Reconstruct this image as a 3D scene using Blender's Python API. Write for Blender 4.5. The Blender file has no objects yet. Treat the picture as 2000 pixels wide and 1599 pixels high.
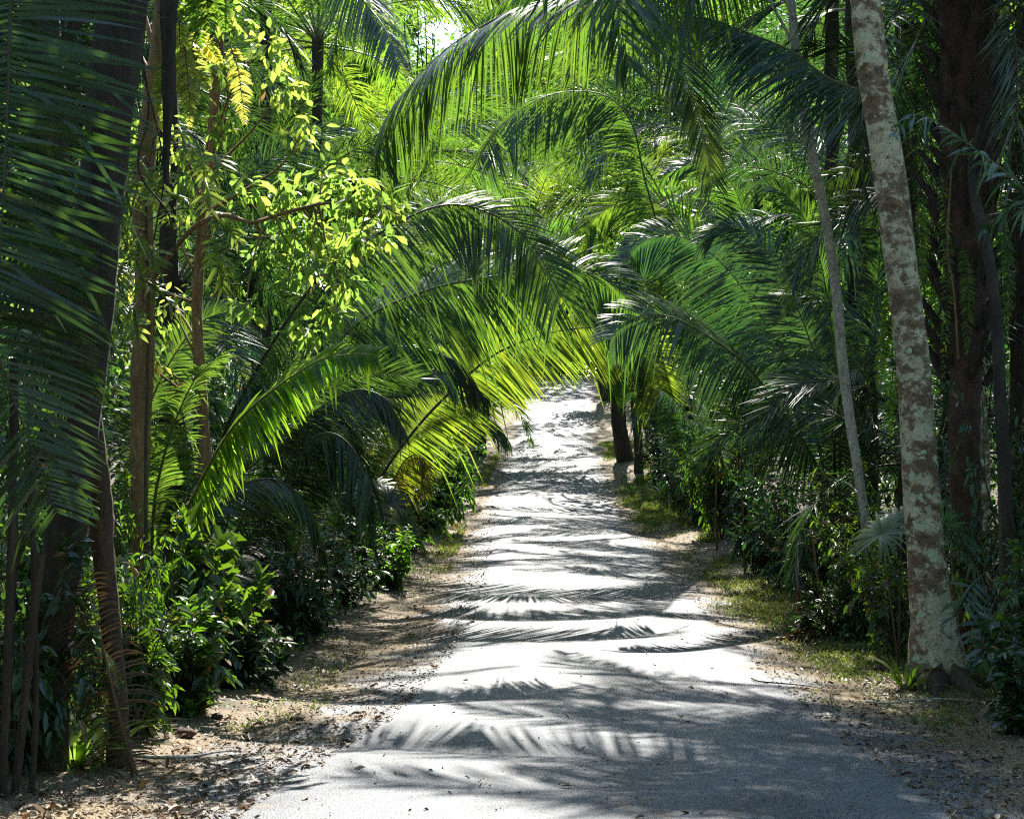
import bpy, math, random
import numpy as np
from mathutils import Vector, Matrix, Euler

random.seed(5)
rng = np.random.default_rng(11)
R = math.radians
scene = bpy.context.scene
COL = scene.collection

# ------------------------------------------------------------------ camera model / placement
F, CX, CY, CAMZ = 2414.0, 1000.0, 799.5, 1.7
def at(px, py, d):
    return np.array([(px - CX) * d / F, d, CAMZ - (py - CY) * d / F])

PY = np.array([-60, -20, 0, 5.4, 9.7, 13, 17.5, 24, 30, 36, 43, 50, 56, 63, 74, 85, 92, 100, 130, 400.])
PZ = np.array([0.6, 0.1, 0, -0.10, -0.70, -0.97, -1.20, -1.28, -1.26, -1.15, -0.88, -0.38, 0.12, 0.92, 2.28, 3.62, 4.2, 4.35, 3.8, 3.0])
PX = np.array([-.4, 0.05, 0.1, 0.22, 0.6, 0.8, 1.0, 1.08, 1.05, 1.15, 1.35, 1.6, 1.8, 2.15, 2.85, 3.6, 4.3, 5.3, 10, 60.])
def _smooth(xs, ys):
    g = np.linspace(xs[0], xs[-1], 4601)
    v = np.interp(g, xs, ys)
    k = np.hanning(41); k /= k.sum()
    vp = np.pad(v, 20, mode='edge')
    return g, np.convolve(vp, k, mode='valid')
_gz = _smooth(PY, PZ); _gx = _smooth(PY, PX)
def zroad(y): return np.interp(y, *_gz)
def xroad(y): return np.interp(y, *_gx)
def wob(x, y):
    return (np.sin(x*1.7+y*.6)*np.cos(y*1.1-x*.4)*.5 + np.sin(x*4.1-y*2.3+1)*.25 + np.sin(x*.45+2)*np.sin(y*.33)*.8)
def ground(x, y):
    x = np.asarray(x, float); y = np.asarray(y, float)
    s = x - xroad(y)
    t = np.maximum(np.abs(s) - 2.6, 0)
    z = zroad(y) - 0.012 * np.minimum(np.abs(s), 2.1)**2
    z = z + 0.03 * wob(x*1.3, y) * np.clip(t/1.0, 0, 1)
    z = z + np.minimum(np.maximum(t-1.2, 0) * 0.10, 4.0) + 0.06*np.clip(t/.6, 0, 1)
    return z
def gnd(px, d, dz=0.0):
    x = (px - CX) * d / F
    return np.array([x, d, float(ground(x, d)) + dz])

# ------------------------------------------------------------------ mesh building
class MB:
    def __init__(s):
        s.v = []; s.q = []; s.a = []; s.n = 0; s.t = []
    def add(s, v, q, a=0.5, tris=None):
        v = np.asarray(v, float).reshape(-1, 3)
        s.v.append(v)
        if q is not None and len(q): s.q.append(np.asarray(q, int).reshape(-1, 4) + s.n)
        if tris is not None and len(tris): s.t.append(np.asarray(tris, int).reshape(-1, 3) + s.n)
        a = np.full(len(v), a, float) if np.isscalar(a) else np.asarray(a, float).reshape(-1)
        s.a.append(a); s.n += len(v)
    def mesh(s, name, mat, smooth=True):
        v = np.concatenate(s.v)
        q = np.concatenate(s.q) if s.q else np.zeros((0, 4), int)
        t = np.concatenate(s.t) if s.t else np.zeros((0, 3), int)
        me = bpy.data.meshes.new(name)
        me.vertices.add(len(v)); me.vertices.foreach_set('co', v.ravel().astype(np.float32))
        li = np.concatenate([q.ravel(), t.ravel()]).astype(np.int32)
        me.loops.add(len(li)); me.loops.foreach_set('vertex_index', li)
        me.polygons.add(len(q) + len(t))
        ls = np.concatenate([np.arange(len(q))*4, len(q)*4 + np.arange(len(t))*3]).astype(np.int32)
        me.polygons.foreach_set('loop_start', ls)
        me.update(calc_edges=True)
        at_ = me.attributes.new('var', 'FLOAT', 'POINT')
        at_.data.foreach_set('value', np.concatenate(s.a).astype(np.float32))
        if smooth: me.polygons.foreach_set('use_smooth', np.ones(len(me.polygons), bool))
        me.materials.append(mat)
        me.validate(); me.update()
        return me

def link(name, me, parent=None, loc=(0, 0, 0)):
    o = bpy.data.objects.new(name, me); COL.objects.link(o)
    if parent is not None: o.parent = parent
    o.location = loc
    return o
def thing(name, label, cat, loc, group=None):
    o = bpy.data.objects.new(name, None); COL.objects.link(o)
    o.empty_display_size = 0.2
    o.location = [float(c) for c in loc]; o['label'] = label; o['category'] = cat
    if group: o['group'] = group
    return o
def tag(o, label, cat, group=None):
    o['label'] = label; o['category'] = cat
    if group: o['group'] = group
    return o
def struct(o): o['kind'] = 'structure'; return o

def spline(P, n=60):
    """smooth curve through control points (catmull-rom), resampled by arc length"""
    P = np.asarray(P, float)
    if len(P) == 2: P = np.array([P[0], P[0]*.67+P[1]*.33, P[0]*.33+P[1]*.67, P[1]])
    E = np.vstack([2*P[0]-P[1], P, 2*P[-1]-P[-2]])
    out = []
    for i in range(1, len(E)-2):
        t = np.linspace(0, 1, 24, endpoint=False)[:, None]
        a, b, c, d = E[i-1], E[i], E[i+1], E[i+2]
        out.append(.5*((2*b)+(-a+c)*t+(2*a-5*b+4*c-d)*t*t+(-a+3*b-3*c+d)*t**3))
    out = np.vstack(out+[P[-1][None]])
    L = np.concatenate([[0], np.cumsum(np.linalg.norm(np.diff(out, axis=0), axis=1))])
    u = np.linspace(0, L[-1], n)
    return np.stack([np.interp(u, L, out[:, k]) for k in range(3)], 1)
def nrm(v): return v/np.maximum(np.linalg.norm(v, axis=-1, keepdims=True), 1e-9)
def tangents(C): return nrm(np.gradient(C, axis=0))

def tube(mb, C, r, sides=8, rough=0.0, var=.5, lump=0.0, seed=0):
    C = np.asarray(C, float); n = len(C)
    r = np.full(n, r, float) if np.isscalar(r) else np.interp(np.linspace(0, 1, n), np.linspace(0, 1, len(r)), r)
    T = tangents(C)
    ref = np.array([0.1, 1, .05]) if abs(T[:, 1]).max() < .8 else np.array([1, .1, .3])
    if abs(T[:, 1]).max() >= .8 and abs(T[:, 0]).max() >= .8: ref = np.array([.2, .1, 1])
    A = nrm(np.cross(T, ref)); B = np.cross(T, A)
    th = np.linspace(0, 2*np.pi, sides, endpoint=False)
    rr = r[:, None]*np.ones((1, sides))
    if rough:
        g = np.random.default_rng(seed)
        zz = np.arange(n)[:, None]
        for k in range(4):
            m, fz, ph = g.integers(1, 5), g.uniform(.1, .9), g.uniform(0, 6)
            rr = rr*(1+rough*.5*np.sin(m*th[None]+fz*zz+ph))
        rr = rr*(1+rough*.5*g.normal(size=rr.shape))
    V = C[:, None]+rr[..., None]*(np.cos(th)[None, :, None]*A[:, None]+np.sin(th)[None, :, None]*B[:, None])
    i = np.arange(n-1)[:, None]*sides; j = np.arange(sides)[None]; j2 = (j+1) % sides
    q = np.stack([i+j, i+j2, i+sides+j2, i+sides+j], -1).reshape(-1, 4)
    mb.add(V.reshape(-1, 3), q, var)
    # tip cap
    k0 = (n-1)*sides
    mb.add(np.vstack([V[-1], C[-1]+T[-1]*r[-1]*.6]), None, var,
           tris=[[a, (a+1) % sides, sides] for a in range(sides)])

# leaflets of a pinnate frond (vectorised)
def frond_leaflets(mb, C, n=90, L=1.0, w=.035, p0=.12, ang=(72, 30), roll=(10, 60), vee=12, droop=.25,
                   K=5, seed=0, jit=1.0, sides=(1, 1), miss=.03, prof=None, up=(0, 0, 1), tipvar=0.0):
    g = np.random.default_rng(seed)
    if L > .45: n = int(n*1.7); w = w*.66
    M = len(C); s = np.linspace(0, 1, M); T = tangents(C)
    upv = np.asarray(up, float)
    for sd, frac in ((1, sides[0]), (-1, sides[1])):
        if frac <= 0: continue
        u = np.linspace(0, 1, n)+g.normal(0, .25/n, n)*jit
        u = np.clip(u, 0, 1); keep = g.random(n) > miss
        for _ in range(int(n*.02*jit)+1): k0 = int(g.integers(0, n)); keep[k0:k0+int(g.integers(1, 4))] = False
        u = u[keep]; N = len(u)
        sp = p0+(1-p0)*u
        P = np.stack([np.interp(sp, s, C[:, k]) for k in range(3)], 1)
        Tt = nrm(np.stack([np.interp(sp, s, T[:, k]) for k in range(3)], 1))
        U = nrm(upv-Tt*(Tt@upv)[:, None]); S = np.cross(Tt, U)
        ro = np.radians(np.interp(u, [0, .55, 1], [roll[0], roll[1], roll[1]]))
        U2 = U*np.cos(ro)[:, None]+S*np.sin(ro)[:, None]; S2 = S*np.cos(ro)[:, None]-U*np.sin(ro)[:, None]
        wv = g.normal(0, 1, 14); A = np.radians(np.interp(u, [0, 1], ang)+g.normal(0, 4, N)*jit+5*np.interp(u, np.linspace(0, 1, 14), wv))
        V = np.radians(vee+g.normal(0, 9, N)*jit+7*np.interp(u, np.linspace(0, 1, 14), wv[::-1]))
        D = Tt*np.cos(A)[:, None]+np.sin(A)[:, None]*(sd*np.cos(V)[:, None]*S2+np.sin(V)[:, None]*U2)
        if prof is None: pl = np.interp(u, [0, .12, .35, .6, .85, 1], [.55, .85, 1, .95, .62, .28])
        else: pl = np.interp(u, np.linspace(0, 1, len(prof)), prof)
        Ln = L*frac*pl*(1+g.normal(0, .07, N)*jit)
        t = np.linspace(0, 1, K)
        dr = droop*(1+g.normal(0, .35, N)*jit)+(g.random(N) < .05)*g.uniform(.3, 1.1, N)
        Ln = Ln*np.where(g.random(N) < .05, g.uniform(.4, .9, N), 1)
        pos = P[:, None]+Ln[:, None, None]*(t[None, :, None]*D[:, None])
        pos[..., 2] -= (Ln*dr)[:, None]*t[None]**2
        # keep length with droop
        dirs = nrm(np.gradient(pos, axis=1))
        W = Tt[:, None]-dirs*np.sum(Tt[:, None]*dirs, -1, keepdims=True); W = nrm(W)
        Nn = np.cross(dirs, W)
        tw = np.radians(g.normal(0, 24, N)*jit)[:, None, None]
        W = W*np.cos(tw)+Nn*np.sin(tw)
        wp = np.interp(t, [0, .15, .5, .8, 1], [.45, .95, 1, .62, .04])*w*.5
        wl = wp[None]*(.7+.3*pl)[:, None]*(1+g.normal(0, .1, N))[:, None]
        Vv = np.stack([pos-W*wl[..., None], pos+W*wl[..., None]], 2)   # N,K,2,3
        base = np.arange(N)[:, None]*K*2; k = np.arange(K-1)[None]*2
        q = np.stack([base+k, base+k+1, base+k+3, base+k+2], -1).reshape(-1, 4)
        a = np.repeat(np.clip(g.random(N)*.9+tipvar*u, 0, 1), K*2)
        mb.add(Vv.reshape(-1, 3), q, a)

def rachis_tube(mb, C, r0, sides=6):
    n = len(C); tube(mb, C, [r0*1.7, r0, r0*.85, r0*.6, r0*.35, r0*.12], sides)

# single leaves (folded ellipse, 2 quads) - vectorised
def leaf_faces(mb, P, D, N, L, W, g, fold=.22, curl=.12):
    n = len(P); D = nrm(D); S = nrm(np.cross(D, N)); N = np.cross(S, D)
    L = L[:, None]; W = W[:, None]*.5
    e = lambda f, wf, up_: (P+D*L*f+N*(up_*W) - N*L*curl*f*f)
    b = P; tip = P+D*L-N*L*curl
    a1 = e(.30, 0, fold)+S*W*.9; a2 = e(.66, 0, fold)+S*W*.85
    c1 = e(.30, 0, fold)-S*W*.9; c2 = e(.66, 0, fold)-S*W*.85
    V = np.stack([b, a1, a2, tip, c2, c1], 1)
    k = np.arange(n)[:, None]*6
    q = np.concatenate([k+np.array([[0, 1, 2, 3]]), k+np.array([[0, 3, 4, 5]])])
    mb.add(V.reshape(-1, 3), q, np.repeat(g.random(n), 6))

def rand_dir(g, n):
    return nrm(g.normal(size=(n, 3)))

# ------------------------------------------------------------------ materials
def newmat(name):
    m = bpy.data.materials.new(name); m.use_nodes = True
    nt = m.node_tree; nt.nodes.clear()
    return m, nt, nt.nodes.new('ShaderNodeOutputMaterial')
def node(nt, typ, **kw):
    n = nt.nodes.new(typ)
    for k, v in kw.items():
        if k in n.inputs: n.inputs[k].default_value = v
        else: setattr(n, k, v)
    return n
def ramp(nt, stops, fac=None, interp='LINEAR'):
    r = nt.nodes.new('ShaderNodeValToRGB'); cr = r.color_ramp; cr.interpolation = interp
    while len(cr.elements) < len(stops): cr.elements.new(.5)
    for e, (p, c) in zip(cr.elements, stops):
        e.position = p; e.color = (*c, 1) if len(c) == 3 else c
    if fac is not None: nt.links.new(fac, r.inputs['Fac'])
    return r
def mix(nt, a, b, fac, typ='MIX'):
    m = nt.nodes.new('ShaderNodeMix'); m.data_type = 'RGBA'; m.blend_type = typ
    for sock, val in ((m.inputs[0], fac), (m.inputs[6], a), (m.inputs[7], b)):
        if hasattr(val, 'links'): nt.links.new(val, sock)
        elif isinstance(val, tuple): sock.default_value = (*val[:3], 1)
        else: sock.default_value = val
    return m.outputs[2]

def leafmat(name, col, tcol, tmix=.5, rough=.33, dry=(.30, .17, .05), drypos=.95, spec=.5):
    m, nt, out = newmat(name)
    L = nt.links
    a = node(nt, 'ShaderNodeAttribute', attribute_name='var')
    oi = nt.nodes.new('ShaderNodeObjectInfo')
    geo = nt.nodes.new('ShaderNodeNewGeometry')
    nz = node(nt, 'ShaderNodeTexNoise', Scale=1.3, Detail=2.0)
    L.new(geo.outputs['Position'], nz.inputs['Vector'])
    c = np.array(col); tc = np.array(tcol)
    r1 = ramp(nt, [(0, tuple(c*.72)), (.45, tuple(c)), (.8, tuple(c*np.array([1.45, 1.25, 1.1]))), (drypos, tuple(c*np.array([1.6, 1.3, 1.0]))), (min(drypos+.02, 1), dry)], a.outputs['Fac'])
    r2 = ramp(nt, [(0, tuple(tc*.72)), (.45, tuple(tc)), (.8, tuple(tc*np.array([1.3, 1.12, 1.0]))), (drypos, tuple(tc*np.array([1.5, 1.1, 1.0]))), (min(drypos+.02, 1), tuple(np.array(dry)*.8))], a.outputs['Fac'])
    outs = []
    for r in (r1, r2):
        h = node(nt, 'ShaderNodeHueSaturation')
        mr = node(nt, 'ShaderNodeMapRange'); mr.inputs['To Min'].default_value = .72; mr.inputs['To Max'].default_value = 1.3
        L.new(nz.outputs['Fac'], mr.inputs['Value']); mr.inputs['From Min'].default_value = .3; mr.inputs['From Max'].default_value = .7
        L.new(mr.outputs['Result'], h.inputs['Value'])
        mh = node(nt, 'ShaderNodeMapRange'); mh.inputs['To Min'].default_value = .48; mh.inputs['To Max'].default_value = .515
        L.new(oi.outputs['Random'], mh.inputs['Value']); L.new(mh.outputs['Result'], h.inputs['Hue'])
        L.new(r.outputs['Color'], h.inputs['Color']); outs.append(h.outputs['Color'])
    p = node(nt, 'ShaderNodeBsdfPrincipled', Roughness=rough); p.inputs['Specular IOR Level'].default_value = spec
    L.new(outs[0], p.inputs['Base Color'])
    t = nt.nodes.new('ShaderNodeBsdfTranslucent'); L.new(outs[1], t.inputs['Color'])
    ms = node(nt, 'ShaderNodeMixShader', Fac=tmix)
    L.new(p.outputs[0], ms.inputs[1]); L.new(t.outputs[0], ms.inputs[2]); L.new(ms.outputs[0], out.inputs['Surface'])
    return m

def barkmat(name, stops, scale=6.0, stretch=(1, 1, .35), rough=.85, bump=.5, fine=40.0, detail=6.0, bdist=.02):
    m, nt, out = newmat(name); L = nt.links
    tc = nt.nodes.new('ShaderNodeTexCoord'); mp = node(nt, 'ShaderNodeMapping'); mp.inputs['Scale'].default_value = stretch
    L.new(tc.outputs['Object'], mp.inputs['Vector'])
    nz = node(nt, 'ShaderNodeTexNoise', Scale=scale, Detail=detail, Roughness=.62); L.new(mp.outputs[0], nz.inputs['Vector'])
    nz2 = node(nt, 'ShaderNodeTexNoise', Scale=fine, Detail=4.0); L.new(mp.outputs[0], nz2.inputs['Vector'])
    r = ramp(nt, stops, nz.outputs['Fac'])
    c = mix(nt, r.outputs['Color'], ramp(nt, [(.3, (.45, .45, .45)), (.7, (1.15, 1.12, 1.1))], nz2.outputs['Fac']).outputs['Color'], .7, 'MULTIPLY')
    p = node(nt, 'ShaderNodeBsdfPrincipled', Roughness=rough); L.new(c, p.inputs['Base Color'])
    b = node(nt, 'ShaderNodeBump', Strength=bump, Distance=bdist); L.new(nz2.outputs['Fac'], b.inputs['Height']); L.new(b.outputs[0], p.inputs['Normal'])
    L.new(p.outputs[0], out.inputs['Surface'])
    return m

M = {}
M['palm'] = leafmat('cohune leaf', (.038, .075, .024), (.125, .26, .024), .46, .30, spec=.8)
M['palm_glow'] = leafmat('brightened sunlit palm leaf', (.05, .105, .02), (.24, .52, .025), .62, .32, spec=.8, drypos=.99)  # cohune leaf lightened to put the frond's sunlight into the colour
M['palm_sheen'] = leafmat('sky sheen palm leaf', (.034, .072, .044), (.07, .19, .03), .36, .30, spec=1.0)  # translucent tint raised so the colour carries sheen and backlight
M['palm_shaded'] = leafmat('shaded palm leaf', (.022, .048, .020), (.045, .11, .012), .33, .32, spec=.7)  # darker copy of the cohune leaf, shade put into the colour
M['palm_blue'] = leafmat('blue green palm leaf', (.034, .075, .042), (.065, .18, .025), .32, .32, spec=1.0)
M['palm_sunlit'] = leafmat('sunlit palm leaf', (.052, .095, .022), (.205, .37, .025), .54, .32, spec=.7)  # lighter copy of the cohune leaf with sunlight painted in
M['palm_dry'] = leafmat('dry palm leaf', (.075, .045, .022), (.07, .035, .012), .2, .6, drypos=.5, dry=(.085, .05, .03))
M['palm_yellow'] = leafmat('yellowing palm leaf', (.20, .17, .03), (.36, .32, .02), .5, .4, drypos=.8)
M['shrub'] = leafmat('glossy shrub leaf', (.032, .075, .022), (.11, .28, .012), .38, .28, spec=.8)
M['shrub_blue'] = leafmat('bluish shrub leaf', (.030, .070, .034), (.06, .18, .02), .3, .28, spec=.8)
M['leaf_lime'] = leafmat('lime tree leaf', (.09, .16, .035), (.31, .49, .07), .57, .34, drypos=.98)
M['leaf'] = leafmat('tree leaf', (.045, .09, .018), (.15, .36, .015), .5, .34, drypos=.98)
M['far'] = leafmat('far forest leaf', (.05, .095, .025), (.17, .33, .035), .5, .65, spec=.2, drypos=.985)
M['fern'] = leafmat('fern leaf', (.05, .11, .02), (.22, .42, .03), .5, .5)
M['fern_lit'] = leafmat('sunlit fern leaf', (.12, .16, .03), (.50, .56, .09), .6, .5, drypos=.98)  # fern leaf copy paled to paint in the sun shining through
M['grass'] = leafmat('grass blade', (.10, .14, .035), (.19, .28, .03), .4, .5, drypos=.72, dry=(.28, .22, .09))
M['litter'] = leafmat('fallen leaf', (.13, .085, .045), (.10, .06, .02), .15, .6, drypos=.62, dry=(.34, .27, .18))
M['rachis'] = barkmat('palm midrib', [(.3, (.10, .11, .03)), (.7, (.20, .19, .07))], 8, rough=.45, bump=.1)
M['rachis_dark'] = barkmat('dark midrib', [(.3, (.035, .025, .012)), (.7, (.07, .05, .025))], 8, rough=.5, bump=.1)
M['rachis_dry'] = barkmat('dry midrib', [(.3, (.10, .055, .035)), (.7, (.16, .09, .05))], 8, rough=.6, bump=.2)
M['stem'] = barkmat('green brown stem', [(.3, (.05, .04, .02)), (.7, (.12, .10, .05))], 10)
M['bark_dark'] = barkmat('dark bark', [(.3, (.014, .010, .007)), (.5, (.042, .029, .019)), (.72, (.085, .06, .04))], 7, (1, 1, .25), bump=.8)
M['bark_brown'] = barkmat('brown bark', [(.3, (.045, .028, .017)), (.55, (.10, .062, .036)), (.75, (.15, .10, .06))], 6, (1, 1, .3), bump=.8)
M['bark_tan'] = barkmat('tan bark', [(.3, (.16, .085, .04)), (.55, (.30, .17, .08)), (.75, (.38, .25, .14))], 5, (1, 1, .3), bump=.6)
M['bark_red'] = barkmat('reddish brown bark', [(.3, (.035, .017, .011)), (.55, (.088, .042, .024)), (.75, (.135, .08, .05))], 7, (1, 1, .8), bump=.9)
M['bark_grey'] = barkmat('pale grey bark', [(.3, (.30, .26, .20)), (.5, (.54, .48, .39)), (.7, (.66, .60, .50))], 10, (1, 1, .5), bump=.4)
M['fibre'] = barkmat('palm fibre', [(.3, (.02, .014, .009)), (.55, (.05, .033, .02)), (.75, (.10, .07, .04))], 12, (1, 1, .12), bump=1.0)

def lichen_bark():
    m, nt, out = newmat('lichen patched bark'); L = nt.links
    tc = nt.nodes.new('ShaderNodeTexCoord')
    def nz(scale, stretch, detail=5.0, rough=.6, dist=.3):
        mp = node(nt, 'ShaderNodeMapping'); mp.inputs['Scale'].default_value = stretch
        L.new(tc.outputs['Object'], mp.inputs['Vector'])
        n = node(nt, 'ShaderNodeTexNoise', Scale=scale, Detail=detail, Roughness=rough, Distortion=dist); L.new(mp.outputs[0], n.inputs['Vector']); return n.outputs['Fac']
    base = ramp(nt, [(.35, (.47, .37, .23)), (.6, (.68, .59, .42))], nz(9, (1, 1, 1))).outputs['Color']
    brown = ramp(nt, [(.35, (.12, .062, .034)), (.65, (.25, .145, .08))], nz(14, (1, 1, 1.5))).outputs['Color']
    ad = node(nt, 'ShaderNodeMath', operation='MULTIPLY_ADD'); L.new(nz(1.7, (1, 1, 1), 3.0), ad.inputs[0]); ad.inputs[1].default_value = .6; ad.inputs[2].default_value = -.3
    ad2 = node(nt, 'ShaderNodeMath', operation='ADD'); L.new(nz(7.0, (1, 1, 1.35), 10.0, .68, .25), ad2.inputs[0]); L.new(ad.outputs[0], ad2.inputs[1])
    f1 = ramp(nt, [(.475, (0, 0, 0)), (.52, (.8, .8, .8)), (.62, (1, 1, 1))], ad2.outputs[0]).outputs['Color']
    c = mix(nt, base, brown, f1)
    f2 = ramp(nt, [(.55, (0, 0, 0)), (.63, (.9, .9, .9))], nz(17, (1, 1, .9), 8.0, .75)).outputs['Color']
    c = mix(nt, c, (.055, .045, .03), f2)
    f3 = ramp(nt, [(.65, (0, 0, 0)), (.67, (1, 1, 1))], nz(7.5, (1, 1, 1), 2.0)).outputs['Color']
    c = mix(nt, c, (.50, .56, .38), f3)
    c = mix(nt, c, ramp(nt, [(.3, (.6, .6, .6)), (.7, (1.1, 1.1, 1.1))], nz(60, (1, 1, 1))).outputs['Color'], .6, 'MULTIPLY')
    p = node(nt, 'ShaderNodeBsdfPrincipled', Roughness=.8); L.new(c, p.inputs['Base Color'])
    b = node(nt, 'ShaderNodeBump', Strength=.5, Distance=.015); L.new(nz(22, (1, 1, 1.4), 6.0), b.inputs['Height']); L.new(b.outputs[0], p.inputs['Normal'])
    L.new(p.outputs[0], out.inputs['Surface']); return m
M['lichen'] = lichen_bark()

def ground_mat():
    m, nt, out = newmat('sandy forest soil'); L = nt.links
    geo = nt.nodes.new('ShaderNodeNewGeometry')
    def nz(scale, detail=6.0, rough=.65):
        n = node(nt, 'ShaderNodeTexNoise', Scale=scale, Detail=detail, Roughness=rough); L.new(geo.outputs['Position'], n.inputs['Vector']); return n.outputs['Fac']
    a = node(nt, 'ShaderNodeAttribute', attribute_name='var')     # 1 = sandy verge, 0 = forest humus
    sand = ramp(nt, [(.3, (.095, .070, .042)), (.5, (.185, .140, .086)), (.72, (.31, .245, .16))], nz(2.6)).outputs['Color']
    humus = ramp(nt, [(.35, (.035, .024, .014)), (.65, (.09, .06, .035))], nz(5)).outputs['Color']
    add = node(nt, 'ShaderNodeMath', operation='ADD'); L.new(a.outputs['Fac'], add.inputs[0])
    sub = node(nt, 'ShaderNodeMath', operation='MULTIPLY_ADD'); L.new(nz(1.8), sub.inputs[0]); sub.inputs[1].default_value = 1.6; sub.inputs[2].default_value = -.8
    L.new(sub.outputs[0], add.inputs[1])
    f = ramp(nt, [(.35, (0, 0, 0)), (.62, (1, 1, 1))], add.outputs[0]).outputs['Color']
    c = mix(nt, humus, sand, f)
    c = mix(nt, c, ramp(nt, [(.38, (.45, .42, .38)), (.55, (1, 1, 1)), (.75, (1.25, 1.22, 1.15))], nz(38, 3.0)).outputs['Color'], .85, 'MULTIPLY')
    c = mix(nt, c, ramp(nt, [(.36, (.4, .37, .34)), (.5, (1, 1, 1)), (.68, (1.35, 1.3, 1.25))], nz(120, 2.0)).outputs['Color'], .7, 'MULTIPLY')
    mo = ramp(nt, [(.60, (0, 0, 0)), (.7, (.75, .75, .75))], nz(3.3, 8.0, .7)).outputs['Color']
    c = mix(nt, c, (.075, .085, .03), mo)
    p = node(nt, 'ShaderNodeBsdfPrincipled', Roughness=.9); L.new(c, p.inputs['Base Color'])
    b = node(nt, 'ShaderNodeBump', Strength=.8, Distance=.016); L.new(nz(19, 8.0, .7), b.inputs['Height']); L.new(b.outputs[0], p.inputs['Normal'])
    L.new(p.outputs[0], out.inputs['Surface']); return m
def road_mat():
    m, nt, out = newmat('worn asphalt'); L = nt.links
    geo = nt.nodes.new('ShaderNodeNewGeometry')
    def nz(scale, detail=6.0, rough=.65, st=None):
        n = node(nt, 'ShaderNodeTexNoise', Scale=scale, Detail=detail, Roughness=rough)
        if st:
            mp = node(nt, 'ShaderNodeMapping'); mp.inputs['Scale'].default_value = st; L.new(geo.outputs['Position'], mp.inputs['Vector']); L.new(mp.outputs[0], n.inputs['Vector'])
        else: L.new(geo.outputs['Position'], n.inputs['Vector'])
        return n.outputs['Fac']
    a = node(nt, 'ShaderNodeAttribute', attribute_name='var')     # 0 middle .. 1 edge
    asph = ramp(nt, [(.3, (.062, .072, .090)), (.55, (.088, .098, .116)), (.75, (.128, .137, .150))], nz(.9, 5.0, .6, (1, .35, 1))).outputs['Color']
    vor = node(nt, 'ShaderNodeTexVoronoi', Scale=85.0); L.new(geo.outputs['Position'], vor.inputs['Vector'])
    agg = ramp(nt, [(0, (.38, .38, .38)), (.5, (.9, .9, .9)), (1, (1.9, 1.85, 1.75))], vor.outputs['Color']).outputs['Color']
    c = mix(nt, asph, agg, .8, 'MULTIPLY')
    # patched repairs and cracks
    v2 = node(nt, 'ShaderNodeTexVoronoi', Scale=1.1, feature='DISTANCE_TO_EDGE')
    dn = node(nt, 'ShaderNodeTexNoise', Scale=2.2, Detail=6.0); L.new(geo.outputs['Position'], dn.inputs['Vector'])
    vm = node(nt, 'ShaderNodeVectorMath', operation='MULTIPLY_ADD'); L.new(dn.outputs['Color'], vm.inputs[0]); vm.inputs[1].default_value = (.7, .7, .7); L.new(geo.outputs['Position'], vm.inputs[2])
    L.new(vm.outputs[0], v2.inputs['Vector'])
    cr = ramp(nt, [(0, (1, 1, 1)), (.009, (1, 1, 1)), (.022, (0, 0, 0))], v2.outputs['Distance']).outputs['Color']
    crm = mix(nt, cr, (0, 0, 0), ramp(nt, [(.52, (1, 1, 1)), (.6, (0, 0, 0))], nz(.5, 3.0)).outputs['Color'])
    c = mix(nt, c, (.05, .045, .04), crm)
    st = ramp(nt, [(.35, (.72, .72, .73)), (.5, (1, 1, 1)), (.68, (1.22, 1.2, 1.17))], nz(1.6, 4.0, .6, (1, .06, 1))).outputs['Color']
    c = mix(nt, c, st, .8, 'MULTIPLY')
    bl = ramp(nt, [(.40, (.60, .60, .62)), (.46, (1, 1, 1))], nz(1.1, 7.0, .7)).outputs['Color']
    c = mix(nt, c, bl, .8, 'MULTIPLY')
    soil = ramp(nt, [(.3, (.105, .077, .045)), (.55, (.19, .146, .086)), (.75, (.28, .22, .14))], nz(3)).outputs['Color']
    soil = mix(nt, soil, ramp(nt, [(.38, (.5, .47, .42)), (.6, (1.1, 1.1, 1.1))], nz(42, 3.0)).outputs['Color'], .8, 'MULTIPLY')
    sub = node(nt, 'ShaderNodeMath', operation='MULTIPLY_ADD'); L.new(nz(1.5, 9.0, .72), sub.inputs[0]); sub.inputs[1].default_value = 1.25; sub.inputs[2].default_value = -.625
    add = node(nt, 'ShaderNodeMath', operation='ADD'); L.new(a.outputs['Fac'], add.inputs[0]); L.new(sub.outputs[0], add.inputs[1])
    f = ramp(nt, [(.70, (0, 0, 0)), (.80, (.55, .55, .55)), (.95, (1, 1, 1))], add.outputs[0]).outputs['Color']
    c = mix(nt, c, soil, f)
    p = node(nt, 'ShaderNodeBsdfPrincipled', Roughness=.62); p.inputs['Specular IOR Level'].default_value = .3; L.new(c, p.inputs['Base Color'])
    rr = ramp(nt, [(0, (.58, .58, .58)), (1, (.92, .92, .92))], f).outputs['Color']; L.new(rr, p.inputs['Roughness'])
    b = node(nt, 'ShaderNodeBump', Strength=.35, Distance=.010); L.new(vor.outputs['Distance'], b.inputs['Height'])
    b2 = node(nt, 'ShaderNodeBump', Strength=.3, Distance=.05); L.new(nz(3.0, 5.0), b2.inputs['Height']); L.new(b2.outputs[0], b.inputs['Normal'])
    L.new(b.outputs[0], p.inputs['Normal'])
    L.new(p.outputs[0], out.inputs['Surface']); return m

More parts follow.
